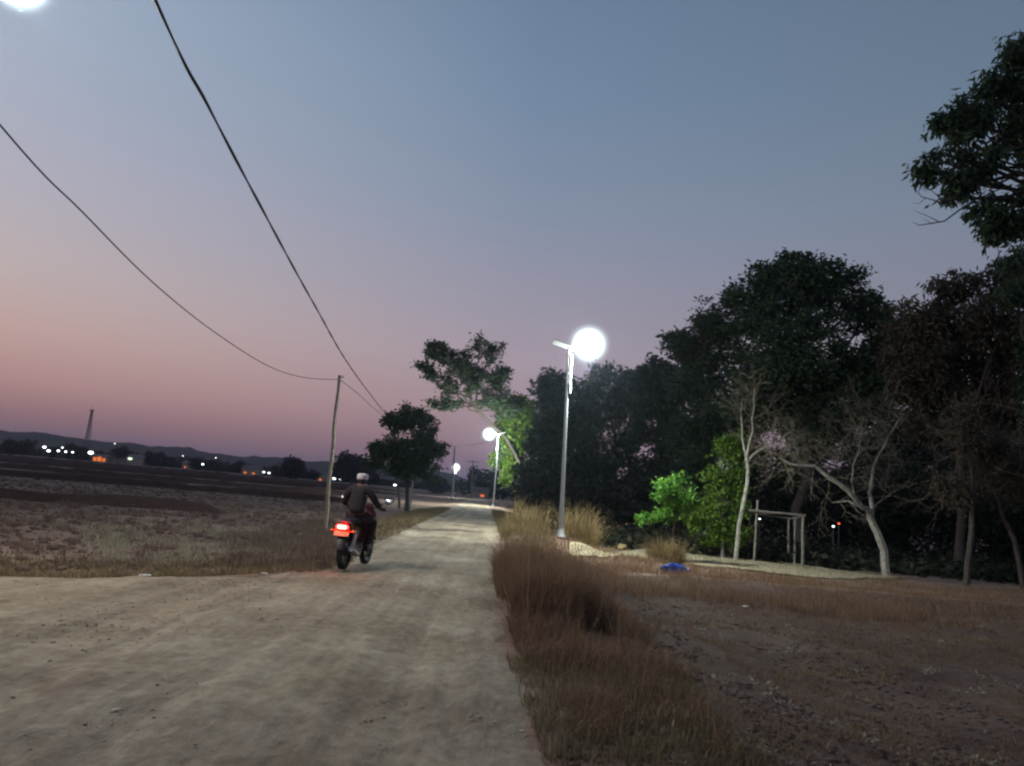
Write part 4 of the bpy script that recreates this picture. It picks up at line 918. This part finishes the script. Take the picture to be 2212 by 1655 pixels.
g = G(); g.loft([sec(-.16, .79, .10, .03), sec(0, .80, .125, .045), sec(.3, .79, .13, .05), sec(.55, .76, .11, .05), sec(.68, .72, .07, .035)]); g.build('seat', M['black'], bike)
g = G(); g.loft([sec(.98, .98, .10, .07), sec(1.06, 1.0, .12, .10), sec(1.14, .97, .09, .08)]); g.build('headlight_cowl', M['red'], bike)
g = G(); g.loft([sec(.25, .33, .10, .10), sec(.4, .32, .13, .13), sec(.62, .34, .12, .13), sec(.74, .38, .08, .1)]); g.build('engine', M['metal'], bike)
g = G(); [g.tube([(s_ * .07, 0, .29), (s_ * .08, .25, .33), (s_ * .07, .42, .36)], .022, 6) for s_ in (-1, 1)]; g.build('swingarm', M['black'], bike)
for s_ in (-1, 1):
    g = G(); g.tube([(s_ * .10, .03, .30), (s_ * .115, .08, .5), (s_ * .11, .13, .64)], [.022, .03, .022], 8)
    for k in range(7): g.ring((s_ * .112, .055 + k * .012, .38 + k * .03), .032, .007, 'z', 10, 5)
    g.build('shock_absorber', M['metal'], bike)
    g = G(); g.tube([(s_ * .07, 1.24, .29), (s_ * .07, 1.12, .66), (s_ * .06, 1.04, .92)], .026, 8); g.build('fork', M['metal'], bike)
g = G()
for a0, a1, y_, r_ in ((.15, 2.5, 0., .33), (.4, 2.7, 1.24, .325)):
    P = []
    for k in range(10):
        a = a0 + (a1 - a0) * k / 9; P.append(sec(0, 0, .075, .012, 8))
        cyy, czz = y_ - math.cos(a) * r_ * (1 if y_ == 0 else -1) * 1, .29 + math.sin(a) * r_
        P[-1] = [(x_, cyy - z_ * math.cos(a), czz + z_ * math.sin(a)) for x_, _, z_ in P[-1]]
    g.loft(P)
g.build('mudguard', M['black'], bike)
g = G(); g.loft([[(x_, -.20 - (z_ > .5) * 0.02, z_) for x_, z_ in ((-.075, .60), (.075, .60), (.06, .47), (-.06, .47))], [(x_, -.235, z_) for x_, z_ in ((-.07, .595), (.07, .595), (.055, .475), (-.055, .475))]]); g.build('tail_flap', M['black'], bike)
g = G(); g.loft([sec(-.235, .705, .10, .036), sec(-.265, .705, .105, .042), sec(-.285, .70, .075, .03)]); tl = g.build('tail_light', M['tail'], bike)
g = G(); g.box((0, -.283, .704), (.12, .012, .036), None, .2); g.build('bulb', M['bulb'], tl)
g = G(); g.box((0, -.262, .598), (.25, .012, .10), Matrix.Rotation(R(-34), 3, 'X'), .15); g.build('number_plate', M['plate'], bike)
for s_ in (-1, 1):
    g = G(); g.tube([(s_ * .09, -.19, .64), (s_ * .17, -.2, .635)], .012, 6); g.ell((s_ * .19, -.21, .635), (.04, .03, .026), 10, 6); g.build('indicator', plain('amber_lens', (.5, .16, .02), .25), bike)
    g = G(); g.tube([(s_ * .04, 1.03, .98), (s_ * .18, 1.0, 1.03), (s_ * .33, .94, 1.0)], .014, 8); g.tube([(s_ * .24, .975, 1.016), (s_ * .37, .925, .99)], .02, 8); g.build('handlebar', M['black'], bike)
    g = G(); g.tube([(s_ * .22, .99, 1.03), (s_ * .30, 1.0, 1.11), (s_ * .36, .99, 1.15)], .008, 6); g.ell((s_ * .40, .975, 1.165), (.105, .028, .066), 14, 8, Matrix.Rotation(s_ * -.18, 3, 'Y'))
    mr = g.build('mirror', M['black'], bike)
    g = G(); g.ell((s_ * .40, .958, 1.165), (.096, .018, .058), 14, 8, Matrix.Rotation(s_ * -.18, 3, 'Y') @ Matrix.Rotation(R(-26), 3, 'X')); g.build('mirror_glass', M['mirror'], mr)
    g = G(); g.tube([(s_ * .10, .60, .28), (s_ * .24, .60, .28)], .016, 6); g.build('footpeg', M['black'], bike)
g = G(); g.tube([(.09, .55, .22), (.13, .35, .22), (.15, .05, .27), (.16, -.18, .36)], [.025, .03, .055, .05], 10); g.build('exhaust', M['metal'], bike)
g = G(); g.tube([(-.11, .0, .66), (-.125, -.2, .78), (0, -.27, .80), (.125, -.2, .78), (.11, .0, .66)], .013, 6); g.build('grab_rail', M['metal'], bike)

def skin_mesh(name, verts, edges, radii, levels=2):
    me = bpy.data.meshes.new(name + '_bones'); me.from_pydata(verts, edges, []); ob = bpy.data.objects.new(name + '_bones', me); COL.objects.link(ob)
    sk = ob.modifiers.new('skin', 'SKIN'); sk.use_smooth_shade = True
    for v, r_ in zip(me.skin_vertices[0].data, radii): v.radius = (r_, r_) if not hasattr(r_, '__len__') else r_
    me.skin_vertices[0].data[0].use_root = True
    su = ob.modifiers.new('sub', 'SUBSURF'); su.levels = levels; su.render_levels = levels
    dg = bpy.context.evaluated_depsgraph_get(); ev = ob.evaluated_get(dg); out = bpy.data.meshes.new_from_object(ev)
    V = [tuple(v.co) for v in out.vertices]; Fs = [tuple(p.vertices) for p in out.polygons]
    bpy.data.objects.remove(ob); bpy.data.meshes.remove(me); bpy.data.meshes.remove(out); return V, Fs
J = dict(pel=(0, .42, .90), wai=(0, .42, 1.04), che=(0, .46, 1.20), nb=(0, .50, 1.345), nk=(0, .525, 1.42), hd=(0, .55, 1.50))
def body_skel():
    v = []; e = []; r_ = []; ix = {}
    def a(n, p, rad, par=None):
        ix[n] = len(v); v.append(p); r_.append(rad)
        if par: e.append((ix[par], ix[n]))
    a('pel', J['pel'], (.15, .12)); a('wai', J['wai'], (.13, .10), 'pel'); a('che', J['che'], (.155, .11), 'wai'); a('nb', J['nb'], (.09, .075), 'che'); a('nk', J['nk'], .055, 'nb'); a('hd', J['hd'], .06, 'nk')
    for s_, n in ((-1, 'l'), (1, 'r')):
        a('sh' + n, (s_ * .185, .48, 1.315), .062, 'nb'); a('ua' + n, (s_ * .245, .53, 1.20), .052, 'sh' + n); a('el' + n, (s_ * .305, .62, 1.09), .043, 'ua' + n); a('fa' + n, (s_ * .31, .76, 1.065), .038, 'el' + n); a('wr' + n, (s_ * .305, .885, 1.035), .029, 'fa' + n); a('pa' + n, (s_ * .305, .935, 1.028), (.042, .024), 'wr' + n)
        a('th' + n, (s_ * .12, .52, .86), .092, 'pel'); a('kn' + n, (s_ * .20, .84, .79), .062, 'th' + n); a('ca' + n, (s_ * .20, .75, .58), .055, 'kn' + n); a('an' + n, (s_ * .19, .62, .375), .036, 'ca' + n); a('ft' + n, (s_ * .19, .70, .325), .04, 'an' + n); a('to' + n, (s_ * .195, .81, .315), .03, 'ft' + n)
    return v, e, r_, ix
v, e, r_, ix = body_skel()
rider = empty('person', bike.location, R(-7)); tag(rider, 'person in white cap and dark shirt riding the motorcycle', 'person')
V, Fs = skin_mesh('body', v, e, r_)
g = G(); g.add(V, Fs)
g.ell((0, .555, 1.515), (.076, .095, .112), 18, 14); g.ell((0, .652, 1.505), (.014, .022, .024), 8, 6); g.ell((0, .60, 1.43), (.045, .05, .03), 10, 6)
for s_ in (-1, 1):
    g.ell((s_ * .079, .545, 1.51), (.012, .022, .034), 8, 6); g.ell((s_ * .03, .641, 1.53), (.013, .008, .008), 8, 6)
    for k in range(4):                                  # four fingers closed round the grip, thumb under it
        x_ = s_ * (.272 + k * .021); yy = .955 - k * .004; L = (.95, 1.05, 1., .85)[k]
        g.tube([(x_, yy - .01, 1.028), (x_, yy + .03 * L, 1.033), (x_, yy + .048 * L, 1.008), (x_, yy + .03 * L, .985), (x_, yy + .008, .982)], [.0105, .010, .0095, .009, .0075], 6)
    g.tube([(s_ * .265, .91, 1.02), (s_ * .253, .945, .998), (s_ * .262, .975, .985)], [.013, .011, .009], 6)
g.build('body', M['skin'], rider)
names = ['pel', 'wai', 'che', 'nb'] + [a + b for b in 'lr' for a in ('sh', 'ua', 'el', 'fa')]
def sub(names, grow, extra=()):
    mp = {n: i for i, n in enumerate(names)}; inv = {i: n for n, i in ix.items()}
    vv = [v[ix[n]] for n in names]; rr = [tuple(q * 1.0 + grow for q in (r_[ix[n]] if hasattr(r_[ix[n]], '__len__') else (r_[ix[n]],) * 2)) for n in names]
    ee = [(mp[inv[a]], mp[inv[b]]) for a, b in e if inv[a] in mp and inv[b] in mp]; return vv, ee, rr
V, Fs = skin_mesh('shirt', *sub(names, .02)); g = G(); g.add(V, Fs); g.build('shirt', M['shirt'], rider)
names = ['pel'] + [a + b for b in 'lr' for a in ('th', 'kn', 'ca', 'an')]
V, Fs = skin_mesh('trousers', *sub(names, .022)); g = G(); g.add(V, Fs); g.build('trousers', M['trousers'], rider)
g = G(); prof = [(1.515, .098), (1.535, .106), (1.575, .104), (1.602, .096), (1.614, .075), (1.618, .03)]
secs = [[(.92 * q * math.cos(2 * math.pi * k / 20), .545 + q * 1.1 * math.sin(2 * math.pi * k / 20), z_ - .02 * math.sin(2 * math.pi * k / 20) * 0) for k in range(20)] for z_, q in prof]; g.loft(secs); g.build('cap', M['cap'], rider)
g = G(); g.ell((0, .53, 1.49), (.081, .088, .075), 14, 10); g.build('hair', M['black'], rider)
for s_ in (-1, 1):
    g = G(); g.loft([sec(.55, .325, .035, .03), sec(.62, .335, .048, .045), sec(.74, .325, .05, .04), sec(.86, .31, .04, .025)]); o = g.build('shoe', M['black'], rider); o.location.x = s_ * .192

# ------------------------------------------------------------------ small things lying about
def rockthing(name, loc, r, mat, label, cat, nu=14, nv=10, rough=.16, seed=1):
    rs = np.random.default_rng(seed); g = G(); g.ell((0, 0, 0), r, nu, nv); P = np.array(g.v); nn = P / (np.linalg.norm(P, axis=1)[:, None] + 1e-9)
    dd = fbm(nn[:, 0] * 2.2 + seed, nn[:, 2] * 2.2 + nn[:, 1] * 1.7, seed, 3); g.v = [tuple(q) for q in P * (1 + rough * 2 * dd[:, None])]
    o = g.build(name, M[mat], None, True, loc); return tag(o, label, cat)
p = ground(1340, 1187); rockthing('boulder', p + Vector((0, 0, .1)), (.26, .2, .17), 'rock', 'tan rock on the footpath edge right of the lamp', 'rock', rough=.25, seed=5)
p = ground(1455, 1240); bag = rockthing('plastic_bag', p + Vector((0, 0, .14)), (.36, .22, .16), 'blue', 'crumpled blue plastic bag caught in the brown bank grass', 'bag', 22, 14, .34, 8)
g = G(); g.tube([(.25, 0, -.02), (.36, -.05, -.04), (.44, -.04, -.0), (.47, 0, .03)], [.09, .045, .03, .05], 8); g.build('knot', M['blue'], bag)
def scrap(px, py, s, label, rz):
    p = ground(px, py); g = G(); n = 6
    vs = [(s * (i / (n - 1) - .5) * 2, s * .45 * (j - .5) * 2 * (1 + .3 * math.sin(i * 2.1)), .025 + .03 * s * 4 * math.sin(i * 1.3 + j * 1.9) ** 2) for i in range(n) for j in range(2)]
    vt = [(x_, y_, z_ + .008) for x_, y_, z_ in vs]; top = [(i * 2, i * 2 + 2, i * 2 + 3, i * 2 + 1) for i in range(n - 1)]; m_ = len(vs)
    rim = [i * 2 for i in range(n)] + [i * 2 + 1 for i in reversed(range(n))]
    g.add(vs + vt, [tuple(reversed(f)) for f in top] + [tuple(i + m_ for i in f) for f in top] + [(rim[k], rim[(k + 1) % len(rim)], rim[(k + 1) % len(rim)] + m_, rim[k] + m_) for k in range(len(rim))])
    o = g.build('litter_scrap', M['white'], None, True, p + Vector((0, 0, .02))); o.rotation_euler = (0, 0, rz); tag(o, label, 'litter', 'scraps of litter')
scrap(312, 1251, .07, 'white scrap of litter at the edge of the left field', .3)
scrap(570, 1246, .05, 'small white scrap on the road edge left of the motorcycle', -.2)
scrap(690, 1218, .06, 'white scrap in the grass left of the rear wheel', .5)
scrap(782, 1212, .09, 'white scrap on the road right of the rear wheel', .2)
scrap(1610, 1315, .10, 'white scrap on the dark soil of the right field', .8)
scrap(1092, 1215, .06, 'pale scrap in the verge at the right road edge', 1.1)
scrap(880, 1196, .05, 'pale scrap in the middle of the road ahead', .1)
